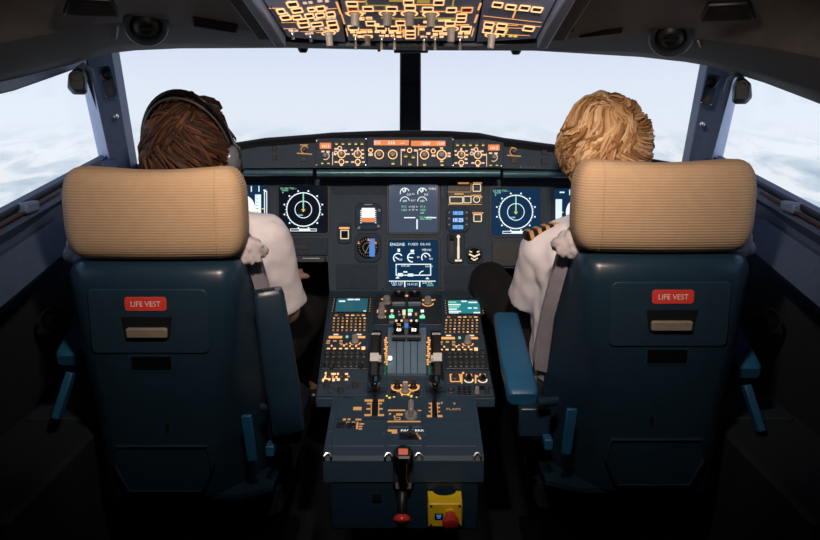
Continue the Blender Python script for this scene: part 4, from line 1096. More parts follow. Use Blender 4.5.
u.knob(450.5, 391, 0.010, 0.012, 'knob_dark', 'selector_knob')
u.marks([('b', 449, 387.4, 4, 1.2), ('b', 454, 388.8, 2, 1), ('b', 490.4, 387.8, 2.6, 1.2)], 'screw')

# ---- thrust lever quadrant
def unit_c(plane, name, label, rect, mat, z, cat='control panel', group=None):
    return Unit(plane, name, label, cat, rect, mat, z, 0.003, group)
Q = unit_c(PF, 'throttle_quadrant', 'centre throttle quadrant with two black thrust levers and trim wheels', (373.2, 326.4, 441.4, 378.5), 'panel_mid', 0.004, 'throttle quadrant')
T = unit_c(PF, 'engine_control_unit', 'forward pedestal panel of grey knobs and green lit switches ahead of the thrust levers', (374.0, 295.2, 441.4, 325.8), 'panel_dark', 0.004)
T.knob(386.8, 302.5, 0.0135, 0.022, 'knob_grey', 'selector_knob'); T.knob(427.8, 302.5, 0.0130, 0.020, 'knob_grey', 'selector_knob')
T.knob(381.8, 308.6, 0.0105, 0.020, 'knob_grey', 'selector_knob'); T.knob(381.2, 316.6, 0.0120, 0.022, 'knob_grey', 'selector_knob')
T.marks([('b', 407.4, 295.8, 11, 1.4), ('r', 427.8, 303.4, .018, .0035, 180, 360), ('b', 382.2, 299.2, 2, 1.2), ('b', 434.6, 299.8, 1.4, 1), ('b', 385.4, 311.2, 1.6, 2), ('b', 377.8, 311.4, 1.6, 3), ('b', 385, 317, 1.8, 1.6), ('b', 378.6, 317.2, 1.4, 1.6), ('b', 423.2, 300.2, 2, 1.4), ('b', 432.4, 300.2, 2, 1.4)], 'lit_amber')
for cx in (398.8, 414.6):
    x, y = T.st(cx, 300.6); w_, h_ = T.sz(cx, 300.6, 13.0, 7.4)
    gu = MB().frame(x, y, w_, h_, 0.004, T.z, T.z+0.022, 0.004).build('guard', 'black', T.t)
    MB().rr(x, y-h_*0.62, w_*1.02, 0.010, T.z, T.z+0.012, 0.003, 0.002).build('guard_rail', 'plate_blue', T.t)
    MB().tube([(x, y, T.z), (x, y+0.006, T.z+0.03)], [0.004, 0.006], 10).build('toggle_switch', 'steel', T.t)
for x, y, w_, m in ((391.8, 317, 5.2, 'lit_green'), (422.3, 317.2, 5.2, 'lit_green'), (410.3, 310.8, 4.8, 'lit_green'), (392, 311.2, 2.8, 'lit_cream'), (399, 311.2, 2.2, 'screw'), (404, 311.4, 3.2, 'lit_cream'), (404, 314, 3.2, 'lit_cream'), (409.8, 314.4, 3.4, 'lit_white'), (422.3, 311.4, 3.2, 'lit_white'), (399.4, 314.4, 2, 'screw'), (404, 317.4, 1.8, 'lit_dim'), (416, 314.4, 2.2, 'lit_dim'), (392, 314, 2.6, 'screw'), (422.4, 314.2, 2.4, 'screw')):
    T.btn(x, y, w_, 2.2, m, 'indicator_light', 0.003)
for x, y in ((374.9, 296.2), (440.4, 296.2), (376, 322), (439, 322.6), (438.8, 305)):
    a, b = T.st(x, y); MB().cyl(a, b, T.z, T.z+0.002, 0.0022, n=8).build('screw', 'screw', T.t)
# grooved lever slab, curved down at its aft end
rings = []
for k in range(13):
    y = 337.0 + (376.0-337.0)*k/12.0
    a = Q.st(388.2-0.35*k/12.0*2, y); b = Q.st(426.0, y); zz = 0.006 + 0.030*math.sin(math.pi*min(1.0, 0.35+0.62*k/12.0))
    rings.append([(a[0], a[1], Q.z), (a[0], a[1], Q.z+zz), (b[0], b[1], Q.z+zz), (b[0], b[1], Q.z)])
slab = MB().loft(rings).build('lever_cover', 'plate_blue', Q.t, smooth=30)
for fx in (396.5, 403.6, 410.6, 417.5):
    pts = []
    for k in range(13):
        y = 337.0 + (376.0-337.0)*k/12.0; a = Q.st(fx, y)
        pts.append((a[0], a[1], Q.z + 0.0062 + 0.030*math.sin(math.pi*min(1.0, 0.35+0.62*k/12.0))))
    MB().tube(pts, 0.0012, 6).build('groove', 'panel_mid', slab)
x, y = Q.st(390.2, 368.4, ); MB().ring(x, y, 0.0062, 0.0036, Q.z+0.030, Q.z+0.038, 20).build('white_ring', 'lit_white', Q.t)
for cx in (391.2, 406.2, 421.6):
    a, b = Q.st(cx, 333.8); MB().rr(a, b, 0.013, 0.006, Q.z, Q.z+0.034, 0.001).build('blue_stop', 'sym_blue' if cx == 406.2 else 'arm_teal', Q.t)
for cx, cy in ((391.5, 330.4), (406.3, 329)):
    a, b = Q.st(cx, cy); MB().rr(a, b, 0.013, 0.012, Q.z, Q.z+0.03, 0.002).build('stop_block', 'handle_tan', Q.t)
for i, cx in enumerate((399.0, 413.8)):
    a, b = Q.st(cx, 349.0)
    # arm leans forward; broad head with two amber thumb buttons
    lv = MB().tube([(a, b-0.004, Q.z), (a, b+0.004, Q.z+0.035), (a, b+0.010, Q.z+0.060)], [0.010, 0.010, 0.012], 10).build('thrust_lever', 'black', Q.t)
    MB().rr(a, b+0.012, 0.031, 0.050, Q.z+0.040, Q.z+0.075, 0.010, 0.006).build('lever_head', 'black_gloss', lv)
    MB().tube([(a-0.019, b-0.010, Q.z+0.048), (a+0.019, b-0.010, Q.z+0.048)], 0.010, 12).build('cross_bar', 'panel_dark', lv)
    for sx in (-1, 1): MB().cyl(a+sx*0.0075, b+0.030, Q.z+0.070, Q.z+0.078, 0.0034, n=10).build('thumb_button', 'lit_cream', lv)
    if i == 0: MB().text('%', 0.020, a, b+0.010, Q.z+0.0758).build('lever_mark', 'lit_amber', lv, smooth=0)
for sx, cx in ((-1, 386.2), (1, 428.4)):
    lst = []
    for k in range(13):
        yy = 338 + 2.2*k; lst.append(('b', cx + sx*0.8*(k % 2) - sx*0.05*k, yy, 2.0+0.8*((k*7) % 3), 1.5))
    Q.marks(lst, 'lit_amber')
    Q.marks([('b', cx-sx*1.4*-1*0.6, 366.5, 1.9, 18)], 'green_strip')
    Q.marks([('b', cx+sx*2.4, 361+5*k, 2.6, 1.2) for k in range(4)], 'screw')
# trim wheels
for sx, cx in ((-1, 375.4), (1, 436.8)):
    a, b = Q.st(cx, 354.0)
    Mw = Matrix.Translation((a, b, Q.z-0.110)) @ Matrix.Rotation(R(90), 4, 'Y')
    wh = MB().lathe([(0.130, -0.0105), (0.146, -0.0105), (0.150, -0.007), (0.150, 0.007), (0.146, 0.0105), (0.130, 0.0105), (0.130, -0.0105)], n=64).build('trim_wheel', 'rubber', Q.t, Mw)
    for ang in (64, 112):
        # ang measured from forward towards the top
        mbx = MB(); rg = []
        for k in range(5):
            t = R(ang-5 + 10*k/4.0); c_, s_ = math.cos(t), math.sin(t)
            # in wheel space the axis is z; -x is up (panel normal), y forward
            rg.append([(-0.1490*s_, 0.1490*c_, -0.0118), (-0.1520*s_, 0.1520*c_, -0.0118), (-0.1520*s_, 0.1520*c_, 0.0118), (-0.1490*s_, 0.1490*c_, 0.0118)])
        mbx.loft(rg).build('white_mark', 'white_plastic', wh)
    MB().rr(0, 0, 0.016, 0.014, -0.004, 0.004, 0.002).build('mark_tab', 'white_plastic', wh, M=Matrix.Translation((-0.137, -0.060, 0.0150 if sx < 0 else -0.0150)))
    # dark well either side
    MB().rr(a, b, 0.030, 0.235, Q.z, Q.z+0.0012, 0.004).build('wheel_slot', 'black', Q.t)

# ---- engine master panel behind the slab
E = unit_c(PF, 'engine_master_panel', 'amber lit engine switch panel just behind the throttle quadrant', (386.2, 379.2, 425.6, 397.6), 'panel_mid', 0.004)
for x in (397.2, 413.4):
    E.knob(x, 387.4, 0.0095, 0.012, 'black', 'master_switch')
    a, b = E.st(x, 387.4); MB().tube([(a, b, E.z+0.010), (a, b-0.002, E.z+0.030)], [0.004, 0.006], 10).build('switch_toggle', 'knob_dark', E.t)
    E.btn(x-0.6 if x < 400 else x+0.4, 378.6+1.0, 5.6, 2.0, 'knob_dark', 'fire_light', 0.006)
E.knob(405.2, 391.0, 0.010, 0.022, 'knob_grey', 'mode_selector')
E.rings([(397.2, 387.4, .0155, 20, 340, .004), (413.4, 387.4, .0155, -160, 160, .004), (405.2, 391.6, .0145, 190, 350, .003)], 'lit_amber')
E.marks([('b', 405.4, 382.2, 4.6, 1.6), ('b', 392.2, 386.6, 2.4, 3.6), ('b', 418.4, 386.6, 2.4, 3.6), ('b', 399, 391, 4.4, 2.2), ('b', 411.6, 391, 4.4, 2.2), ('b', 405.4, 386.6, 4, 1.4), ('b', 401.4, 389.4, 2.2, 2)], 'lit_dim')
E.marks([('b', 402, 394.8, 1.6, 2.2), ('b', 408.4, 394.8, 2, 2), ('b', 411.3, 396.2, 2.2, 2.2), ('b', 394, 397, 2, 1), ('b', 389.6, 397.8, 2.4, 1.6), ('b', 416.6, 397.4, 1.4, 1), ('b', 386.8, 396, 1.6, 1.6)], 'lit_yellow')
for x in (393.5, 417): E.btn(x, 394.2, 5, 3, 'black', 'dark_cap', 0.006)

# ---- rear flat panels
def slot_lever(plane, rect_slot, lever_px, name, label, sx, marks, txt):
    u = unit_c(plane, name + '_panel', label, rect_slot, 'pedestal_grey', 0.003)
    return u
SB = unit_c(PR, 'speed_brake_panel', 'left rear pedestal panel with speed brake lever and amber scale', (334.6, 399.4, 386.4, 447.0), 'pedestal_grey', 0.003)
x, y = SB.st(375, 407.4); w_, h_ = SB.sz(375, 407.4, 5.2, 16.6)
MB().rr(x, y, w_, h_, SB.z, SB.z+0.0015, w_*0.45).build('lever_slot', 'black', SB.t)
SB.marks([('b', 368.6, 400.6, 8, 2.0), ('b', 380.6, 400.6, 7, 2.0), ('b', 368.8, 403.6, 3.6, 1.4), ('b', 380.2, 403.6, 3.6, 1.4), (371.2, 402, 371.2, 415.4, .0022), (378.8, 402, 378.8, 415.4, .0022), ('b', 368.4, 409, 4, 1.4), ('b', 380.6, 409, 4, 1.4), ('b', 367.6, 415.2, 6.4, 1.8), ('b', 381, 415.2, 6, 1.8)], 'lit_dim')
SB.marks([('b', 357.4, 408.6, 8.4, 3.2), ('b', 344.4, 419.6, 3.2, 1.8), ('b', 349, 419.4, 3, 1.4), ('b', 358.4, 419.6, 6, 1.6), ('b', 348, 422.6, 3, 1.4), ('b', 353.4, 422.6, 3.2, 1.6), ('b', 357.2, 425.6, 1.8, 7), ('b', 361.6, 424, 4.6, 1.2), ('b', 360.4, 426.6, 3.6, 1.2), ('b', 360.2, 429, 3.6, 1.2)], 'lit_dim')
for x0 in (340.8, 350.6): SB.btn(x0, 425.6, 8.0, 4.6, 'black_gloss', 'code_window', 0.003)
SB.marks([(334.6, 419.2, 386, 419.2, .0012), (335, 404.8, 336, 404.8, .001)], 'black')
SB.knob(350.8, 427.2, 0.004, 0.008, 'black', 'small_knob')
FLP = unit_c(PR, 'flap_panel', 'right rear pedestal panel with flap lever and amber scale', (423.6, 399.4, 475.0, 447.0), 'pedestal_grey', 0.003)
x, y = FLP.st(434.8, 408.6); w_, h_ = FLP.sz(434.8, 408.6, 4.6, 17.4)
MB().rr(x, y, w_, h_, FLP.z, FLP.z+0.0015, w_*0.3).build('lever_slot', 'black', FLP.t)
FLP.marks([(431.4, 402.6, 431.4, 417, .0026), (437.4, 402.6, 437.4, 417, .0026), ('b', 429.4, 416.2, 5, 2), ('b', 440, 416.2, 5, 2)] + [('b', 430, 403.6+4*k, 2.6, 1.2) for k in range(3)] + [('b', 438.8, 403.6+4*k, 2.6, 1.2) for k in range(3)], 'lit_dim')
a, b = FLP.st(453.4, 409.4); MB().text('FLAPS', 0.013, a, b, FLP.z+0.0006, wide=1.1).build('legend', 'lit_dim', FLP.t, smooth=0)
for x, y in ((441.8, 403.4), (454.4, 404.2)):
    a, b = FLP.st(x, y); MB().cyl(a, b, FLP.z, FLP.z+0.003, 0.0024, n=10).build('stud', 'white_plastic', FLP.t)
FLP.marks([(424, 420.4, 475, 420.4, .0012), (424, 438.6, 476, 438.6, .0014)], 'panel_mid')
# the levers themselves
for u, cx, nm, mt in ((SB, 375.0, 'speed_brake_lever', 'arm_teal'), (FLP, 434.8, 'flap_lever', 'panel_mid')):
    a, b = u.st(cx, 399.8)
    lv = MB().tube([(a, b-0.012, u.z), (a, b-0.008, u.z+0.03), (a, b, u.z+0.055)], [0.003, 0.004, 0.006], 8).build(nm, 'black', u.t)
    MB().prism([(-0.017, 0.018), (0.017, 0.018), (0.014, 0.0), (0.007, -0.030), (-0.007, -0.030), (-0.014, 0.0)], 0.0, 0.016).build('lever_handle', 'black_gloss', lv, M=Matrix.Translation((a, b+0.006, u.z+0.046)), bevel=0.004)
    MB().rr(0.003, -0.006, 0.006, 0.026, 0.016, 0.0172, 0.002).build('lever_highlight', mt, lv, M=Matrix.Translation((a, b+0.006, u.z+0.046)))  # highlight on the handle, laid on as a strip of colour
CN = unit_c(PR, 'rudder_trim_panel', 'narrow amber striped panel with a light grey rudder trim knob', (387.6, 399.4, 422.4, 428.0), 'pedestal_grey', 0.003)
CN.marks([('b', 396.6, 410.4, 17.5, 1.3), ('b', 404, 421.6, 33, 1.2), ('b', 419.5, 410.6, 3.5, .9)], 'lit_dim')
CN.marks([('b', 399.4, 414.6, 6.6, 2.0), ('f', 397.4, 418.8, 6, 2.8, .0018), ('b', 390, 414, 2, 1.4), ('b', 394.4, 416.4, 1.6, 1.6)], 'lit_dim')
a, b = CN.st(411, 416.5)
kb = MB().lathe([(0.0165, 0), (0.0165, 0.008), (0.012, 0.014), (0.008, 0.016), (0, 0.016)], n=24).build('trim_knob', 'knob_grey', CN.t, Matrix.Translation((a, b, CN.z)))
MB().rr(0, 0.006, 0.013, 0.048, 0.010, 0.034, 0.006, 0.004).build('knob_handle', 'knob_grey', kb)
PB_ = unit_c(PR, 'park_brake_panel', 'narrow panel with park brake lettering and black toggle behind the rudder trim', (387.4, 428.6, 422.6, 446.6), 'pedestal_grey', 0.003)
a, b = PB_.st(412.4, 430.8); MB().text('PARK BRK', 0.0125, a, b, PB_.z+0.0006).build('legend', 'lit_white', PB_.t, smooth=0)
PB_.marks([('b', 392.4, 430.6, 9.4, 2.0), ('b', 394.4, 432.6, 5.6, 2.0), (416.4, 433, 420.4, 439.2, .0050)], 'lit_dim')
PB_.marks([('b', 409.4, 436.4, 20, 6.4)], 'black')
a, b = PB_.st(410.4, 434.4); tg = MB().lathe([(0.010, 0), (0.010, 0.006), (0.006, 0.010), (0, 0.010)], n=16).build('brake_toggle', 'knob_dark', PB_.t, Matrix.Translation((a, b, PB_.z)))
MB().rr(0, -0.004, 0.008, 0.028, 0.006, 0.020, 0.003, 0.002).build('toggle_lever', 'panel_dark', tg)
MB().prism([(-0.003, 0), (0.003, 0), (0, 0.006)], 0.0, 0.002).build('pointer', 'lit_white', tg, M=Matrix.Translation((0, 0.011, 0.005)))

# ---- things on the rear wall of the pedestal
REAR = RW.mat()
def rw(px, py): return RW.st(px, py)
def rthing(name, label, cat, px, py):
    a, b = rw(px, py); return thing(name, label, cat, RW.mat(a, b, 0))
k = 1.672/725.0
hs = rthing('handset', 'black telephone handset with a red lit top hung on the rear of the pedestal', 'handset', 403.4, 466)
MB().rr(0, 0, 0.047, 0.082, 0.0004, 0.016, 0.006, 0.003).build('cradle', 'panel_dark', hs)
MB().tube([(0, -0.030, 0.022), (0, 0.0, 0.026), (0, 0.030, 0.030), (0, 0.046, 0.038)], [0.012, 0.0125, 0.015, 0.018], 12).build('grip', 'black_gloss', hs)
ear = MB().lathe([(0.021, -0.010), (0.023, 0.0), (0.020, 0.008), (0.012, 0.010), (0, 0.010)], n=22).build('earpiece', 'black', hs, M=Matrix.Translation((0, 0.045, 0.034)) @ Matrix.Rotation(R(-62), 4, 'X'))
MB().rr(0, -0.001, 0.021, 0.016, 0.010, 0.0112, 0.002).build('lit_display', 'lit_handset', ear)
MB().rr(0.002, -0.017, 0.024, 0.006, 0.008, 0.0106, 0.001).build('key_row', 'knob_grey', ear)
MB().rr(0, -0.041, 0.036, 0.013, 0.016, 0.019, 0.002).build('name_plate', 'handle_tan', hs)
rb = rthing('red_pull_knob', 'round red pull knob on a black boot under the handset', 'knob', 402, 508)
MB().tube([(0.001, 0.046, 0.0006), (0.001, 0.042, 0.012), (0, 0.018, 0.028), (0, 0.006, 0.034)], [0.011, 0.012, 0.011, 0.010], 12).build('rubber_boot', 'black', rb)
MB().lathe([(0.009, 0.0), (0.011, 0.006), (0.0175, 0.010), (0.020, 0.015), (0.0195, 0.021), (0.013, 0.027), (0, 0.029)], n=24).build('knob_head', 'red_plastic', rb, M=Matrix.Translation((0, 0.006, 0.028)) @ Matrix.Rotation(R(55), 4, 'X'))
MB().cyl(0, 0, 0.028, 0.0298, 0.0055, n=14).build('knob_glint', 'white_plastic', rb, M=Matrix.Translation((0, 0.006, 0.028)) @ Matrix.Rotation(R(55), 4, 'X'))  # white disc stands in for the reflection on the red knob
RW2 = Plane((0, 1.620, 0.40), (0, 1.620, 0.60))
a, b = RW2.st(445.2, 513.8)
eb = thing('emergency_stop_box', 'yellow emergency stop box with a red mushroom button on the pedestal rear', 'switch box', RW2.mat(a, b, 0))
W, Hh = 0.0765, 0.060
# plan outline (x, depth) with a round bite out of its rear edge, swept upwards
P = [(-W/2, -0.0), (W/2, -0.0), (W/2+0.001, -0.0500), (W/2-0.007, -0.0500)]
for j in range(11):
    t = math.pi*j/10.0; P.append((0.0275*math.cos(t), -0.0500 + 0.022*math.sin(t)))
P += [(-W/2+0.007, -0.0500), (-W/2-0.001, -0.0500)]
MB().loft([[(x, -Hh/2, z) for x, z in P], [(x, Hh/2-0.002, z) for x, z in P], [(x*0.98, Hh/2, z*0.98-0.0006) for x, z in P]]).build('box_body', 'yellow_plastic', eb, smooth=25)
MB().rr(0, 0, W*0.96, Hh*0.95, 0.0, 0.007, 0.003, 0.002).build('front_lid', 'yellow_plastic', eb)
lab(MB().rr(-0.0145, -0.003, 0.019, 0.0150, 0.007, 0.0080, 0.001).build('label_plate', 'black_gloss', eb), 'small black label plate')
mb = MB(); [mb.rr(-0.0145, 0.001-0.0035*j, 0.012-0.002*j, 0.0014, 0.0080, 0.0083, 0) for j in range(3)]; mb.build('label_lines', 'sym_blue', eb, smooth=0)
for sx in (-1, 1):
    for sy in (0.0235, -0.0235): MB().cyl(sx*W*0.42, sy, 0.007, 0.0085, 0.0026, n=10).build('screw', 'steel' if sy > 0 else 'black', eb)
st = Matrix.Translation((0.0105, 0.008, 0.007)) @ Matrix.Rotation(R(18), 4, 'X')
MB().lathe([(0.012, 0.0), (0.012, 0.006), (0.009, 0.008), (0, 0.008)], n=22).build('collar', 'yellow_plastic', eb, M=st)
lab(MB().lathe([(0.0110, 0.006), (0.0125, 0.018), (0.0180, 0.024), (0.0190, 0.032), (0.017, 0.039), (0.010, 0.043), (0, 0.044)], n=26).build('mushroom_button', 'red_plastic', eb, M=st), 'red mushroom push button')
MB().cyl(-0.006, -Hh/2-0.004, -0.012, -0.004, 0.004, n=10).build('cable_gland', 'green_strip', eb)
a, b = rw(377, 497); MB().rr(0, 0, 0.022, 0.016, 0.0004, 0.003, 0.001).build('slot_cover', 'black', ped, M=PO @ RW.mat(a, b, 0))
a, b = rw(404, 470); MB().rr(0, 0, 0.362, 0.045, -0.02, -0.0005, 0.003).build('rear_recess', 'panel_dark', ped, M=PO @ RW.mat(a, b, 0))

# ================================================================ OVERHEAD PANEL
OA, OB = at(410, 40, 1.645), at(410, 0, 1.415)
OH = Plane(OA, OB)
k6 = R(6.0)
hl, hr = OH.hit(341.5, 20), OH.hit(479.5, 20)
def canted(p, s):
    ex = Vector((math.cos(k6), 0, -s*math.sin(k6)))
    return Plane(p, p + OH.ey, ex)
OHL, OHR = canted(hl, -1), canted(hr, 1)
class OUnit(Unit):
    pass
def ohead(plane, name, label, pts, gap):
    t = thing(name, label, 'switch panel', plane.mat(0, 0, 0), 'overhead switch sections')
    q = [plane.st(*p) for p in pts]
    # carry the section on aft beyond the picture
    MB().loft([[(x, y, -0.03) for x, y in q], [(x, y, 0.0) for x, y in q]]).build('panel_plate', 'overhead_blue', t, smooth=0)
    u = Unit.__new__(Unit); u.pl = plane; u.t = t; u.c = (0, 0); u.z = 0.0; return u
OL = ohead(OHL, 'overhead_switch_unit', 'left overhead section crowded with glowing amber switch outlines', [(288, 37), (345.5, 42), (337.8, -4), (312, -130), (205, -130), (261.5, -4)], 0)
OC = ohead(OH, 'overhead_switch_unit', 'centre overhead section with rows of amber outlined buttons and grey knobs', [(348.2, 41), (474.6, 41), (482.2, -4), (500, -130), (320, -130), (339.6, -4)], 0)
OR_ = ohead(OHR, 'overhead_switch_unit', 'right overhead section with few amber outlined buttons and one knob', [(476.4, 42), (535.5, 38.5), (557.5, -4), (615, -130), (503, -130), (484.2, -4)], 0)
def frames(u, lst, mat='lit_bright', t=0.0028, cap=None):
    for q in lst:
        x, y, w, h = q[:4]
        a, b = u.st(x, y); W, Hh = u.sz(x, y, w, h)
        W = max(W, 0.012); Hh = max(Hh, 0.014)
        o = MB().rr(0, 0, W*0.66, Hh*0.60, 0.0, 0.0012, 0.001, 0.0004).build('push_button', q[4] if len(q) > 4 else 'panel_dark', u.t, Matrix.Translation((a, b, u.z)))
        MB().frame(0, 0, W, Hh, min(t*0.72, Hh*0.15), 0.0002, 0.0022, 0.002).build('lit_frame', mat, o, smooth=0)
def toggles(u, lst, h=0.022):
    for x, y in lst:
        a, b = u.st(x, y)
        o = MB().lathe([(0.0055, 0), (0.0055, 0.004), (0.003, 0.005), (0.0026, 0.008), (0, 0.008)], n=10).build('toggle_switch', 'steel', u.t, Matrix.Translation((a, b, u.z)))
        MB().tube([(0, 0, 0.006), (0, -0.004, h*0.6), (0, -0.006, h)], [0.0022, 0.003, 0.0038], 8).build('toggle_lever', 'steel', o)
def oknobs(u, lst, r=0.0095, h=0.030):
    for x, y in lst:
        a, b = u.st(x, y)
        o = knob_mb(r, h).build('rotary_knob', 'knob_grey', u.t, Matrix.Translation((a, b, u.z)))
        MB().ring(0, 0, r*1.75, r*1.35, 0.0002, 0.0008, 24, 0, 360).build('lit_ring', 'lit_bright', o, smooth=0)
        MB().rr(0, -r*0.80, r*0.28, r*0.24, h*0.28, h*0.96, 0).build('index_line', 'lit_pink', o, smooth=0)
def bl(lst):  return [('b',) + q for q in lst]
# left section
frames(OL, [(292.5, 4, 12, 5.6), (281, 11, 9, 5), (297, 10, 12, 4.6), (285.6, 17.2, 11, 4.8), (297, 17, 10, 4.2), (309.4, 15.6, 9.6, 4.6), (320.2, 14.8, 9.6, 4.6), (330.6, 13.8, 9.6, 4.6), (303, 20.6, 12, 4.2), (303.6, 24.6, 12, 5, 'black'), (316.8, 24, 13, 4), (332, 22.4, 11, 4.4), (333.4, 27, 11, 5.0, 'black'), (320.6, 8.2, 10, 5, 'label_red'), (311.4, 9, 8, 4)], 'lit_bright', 0.003)
OL.marks([(269, 8.2, 283, 8.2, .0022), (281, 22.6, 300, 22.2, .0016), (283.6, 28.6, 296, 28.6, .0016), (324, 9.2, 337, 8.2, .0016), (308, 31.2, 327, 30.2, .0016), (300, 31.6, 310, 31.2, .0016), (316, 32.6, 338, 31.6, .002), (327.6, 22, 327.6, 32, .0014), (313.2, 12, 313.2, 18, .0012), (320, 19, 334, 18, .0016)], 'lit_amber')
OL.marks(bl([(289.6, 2, 3.4, 2.2), (305, 3, 4, 2.2), (310.6, 2.4, 4, 2.2), (320, 1.2, 5, 1.8), (327, 1.2, 4, 2.0), (293.6, 12.6, 3, 2), (316, 19.4, 4, 2.2), (319, 18.4, 4, 1.8), (328.6, 18.4, 5, 1.8), (334, 17.6, 4, 2), (291, 30.4, 4.6, 2.4), (296.4, 30.6, 3.6, 1.8), (313, 28.6, 4, 2.2), (321.6, 28.8, 4, 2), (307, 33.6, 4, 1.8), (311.4, 33.2, 4, 2), (300, 26.4, 2.4, 2.4), (310.6, 29.4, 4, 1.6), (326.4, 27.8, 4, 2), (337.6, 30.6, 3, 2.2), (278.6, 12.6, 2.4, 2.4), (287, 13, 2.6, 2), (316.6, 9.6, 2, 2.2), (326.6, 8, 2.4, 2.4)]), 'lit_pink')
oknobs(OL, [(328.6, 33)], 0.0085, 0.028)
toggles(OL, [(292, 31.6), (310, 34)], 0.014)
OL.marks([(336.4, 2, 341, 14, .004), (341.6, 14, 344.5, 24, .003), (346, 28, 347.8, 36, .0025)], 'lit_amber')
OL.marks([(270.5, 6, 281.5, 24, .0018)], 'black')
# centre section
C1 = [(352, 3.4, 12, 4.6), (368, 8.4, 11, 4.6), (391.8, 8.4, 11.6, 4.6), (410, 7.6, 11.6, 4.8), (427.8, 9, 11.6, 4.6), (451.4, 9.6, 10.6, 4.8), (370.8, 23, 10, 4.4), (400.6, 22.6, 10, 4.6), (450.2, 23, 10.4, 4.4), (353.4, 27.4, 11, 4.4), (381, 28, 11, 4.6), (393.4, 28, 10.4, 4.6), (410.4, 28, 10.4, 4.6), (410.4, 32.4, 10.4, 3.8), (410.4, 36, 10.4, 4.2), (438, 28.4, 11, 4.6), (465.8, 28.6, 11, 5.0, 'black'), (461, 19.4, 10.6, 4.2), (461.6, 15.6, 10.6, 4.2), (408.6, 2, 11, 4.6), (438.8, 2.2, 11, 5)]
frames(OC, C1, 'lit_bright', 0.0026)
frames(OC, [(353, 8.6, 11.4, 5.0, 'label_red'), (466.8, 9.6, 12, 5.2, 'label_red')], 'lit_amber', 0.0026)
oknobs(OC, [(355.2, 13.6), (387.4, 13.2), (409.4, 13.4), (430.8, 14.2)], 0.0095, 0.026)
oknobs(OC, [(451, 28.6)], 0.0090, 0.028)
OC.marks(bl([(423.4, 1.6, 13, 3.0), (396, 0.6, 14, 2.2), (366.4, 3.2, 1.8, 8), (453, 2.6, 1.8, 9), (378, 5.4, 24, 1.0), (397.4, 18.6, 24, 1.0), (420, 17.6, 12, 1.0), (445, 18.4, 20, 1.4), (388, 17.8, 14, 1.2), (366.4, 18.2, 9, 1.0)]), 'lit_olive')
OC.marks(bl([(378, 10.8, 40, 0.9), (440, 11.4, 40, 0.9), (366, 29.6, 12, 1.1), (400, 31.4, 14, 1.0), (421.8, 26.4, 14, 1.2), (461, 24.8, 16, 1.1), (346.6, 13.2, 3, 1.8), (362.4, 13, 7, 1.4), (444.6, 28.6, 5, 1.4), (425.4, 21.6, 4, 2.0), (400.4, 25.4, 1.4, 12), (418.6, 30, 1.4, 11), (403.6, 33, 2, 8), (398, 10.9, 10, 0.9), (420, 4.6, 30, 0.9), (360.6, 1.6, 10, 1.0)]), 'lit_amber')
OC.marks(bl([(361.4, 18.6, 6, 3), (369.2, 18, 6, 2.4), (376.8, 24.4, 5, 2), (425.8, 22, 5, 2.0), (441.6, 20.4, 7, 1.6), (448, 20, 6, 1.4), (363.6, 31.8, 6, 2.2), (370, 31.6, 5, 2), (377.2, 31.6, 5, 2), (383.4, 32, 4, 2.6), (391.4, 32.4, 5, 2.2), (398.6, 32.6, 5, 2.2), (352.6, 31.8, 5, 2.4), (358.6, 32.4, 4.6, 2), (435.4, 34.2, 5, 2.6), (441.6, 33.4, 5, 2), (428.4, 33.4, 4, 2.0), (446, 33.6, 4, 2.6), (460.4, 33, 4.4, 2.4), (467.4, 33.2, 6, 2), (422.2, 29, 5, 2.4), (422.4, 36.8, 3.4, 2), (433, 37, 4, 2), (441.6, 36.6, 4, 2), (460, 37, 5, 2), (466, 36.8, 4, 2), (355, 35.4, 4, 2), (360, 36.4, 4, 2), (370.4, 36.2, 4.6, 2), (381.6, 36, 5, 2), (387, 35.6, 4, 2), (392.6, 35.6, 4, 2), (399, 36.6, 5, 1.8), (426, 37, 2, 2)]), 'lit_bright')
toggles(OC, [(355.6, 36.2), (381.6, 36.4), (394.4, 36.2), (424, 37), (435, 36.8), (460, 37.2)], 0.026)
oknobs(OC, [(367.6, 36.4)], 0.0065, 0.020)
a = [(473.6, 1.6, 471.6, 9.6, .004), (471.2, 14, 468.4, 22.6, .004), (467.6, 28, 465.6, 36.4, .0025)]
OC.marks([(482.2-1.4, 3, 479.4-1.2, 10, .004), (478.6-1.2, 14.6, 475.6-1, 22.6, .004), (474.8-1, 28, 472.6-1, 36.6, .0025)], 'lit_amber')
# right section
frames(OR_, [(497.6, 4.4, 11, 5), (510.8, 6.6, 11, 4.8), (524.6, 7.6, 11, 5), (537, 9.2, 11.6, 5), (489, 24.2, 10.6, 4.4), (501.8, 25.4, 10.6, 4.4), (528.6, 28.2, 11.8, 4.6), (487.6, 30, 10, 5, 'black'), (500.6, 31.4, 10.6, 5, 'black')], 'lit_bright', 0.0026)
OR_.marks([(483, 15.8, 541.4, 22.4, .0014), (483, 20.6, 541, 26.8, .0014), (494, 24, 518, 25.6, .002), (506, 27.6, 528, 28.6, .0014), (505.4, 34.4, 530, 35.6, .002), (515.6, 10.4, 512.6, 18.2, .0030), (506.4, 9.6, 524.8, 10.8, .002), (484, 32.6, 500, 33.6, .0018)], 'lit_amber')
OR_.marks(bl([(507.6, 8.8, 4, 1.8), (510.6, 35.8, 4, 2), (515.4, 36.2, 4, 2), (496, 35.4, 4, 2), (503.2, 35.6, 3.4, 1.6), (506.6, 31, 2, 5)]), 'lit_yellow')
oknobs(OR_, [(491.8, 35.4)], 0.0085, 0.028)
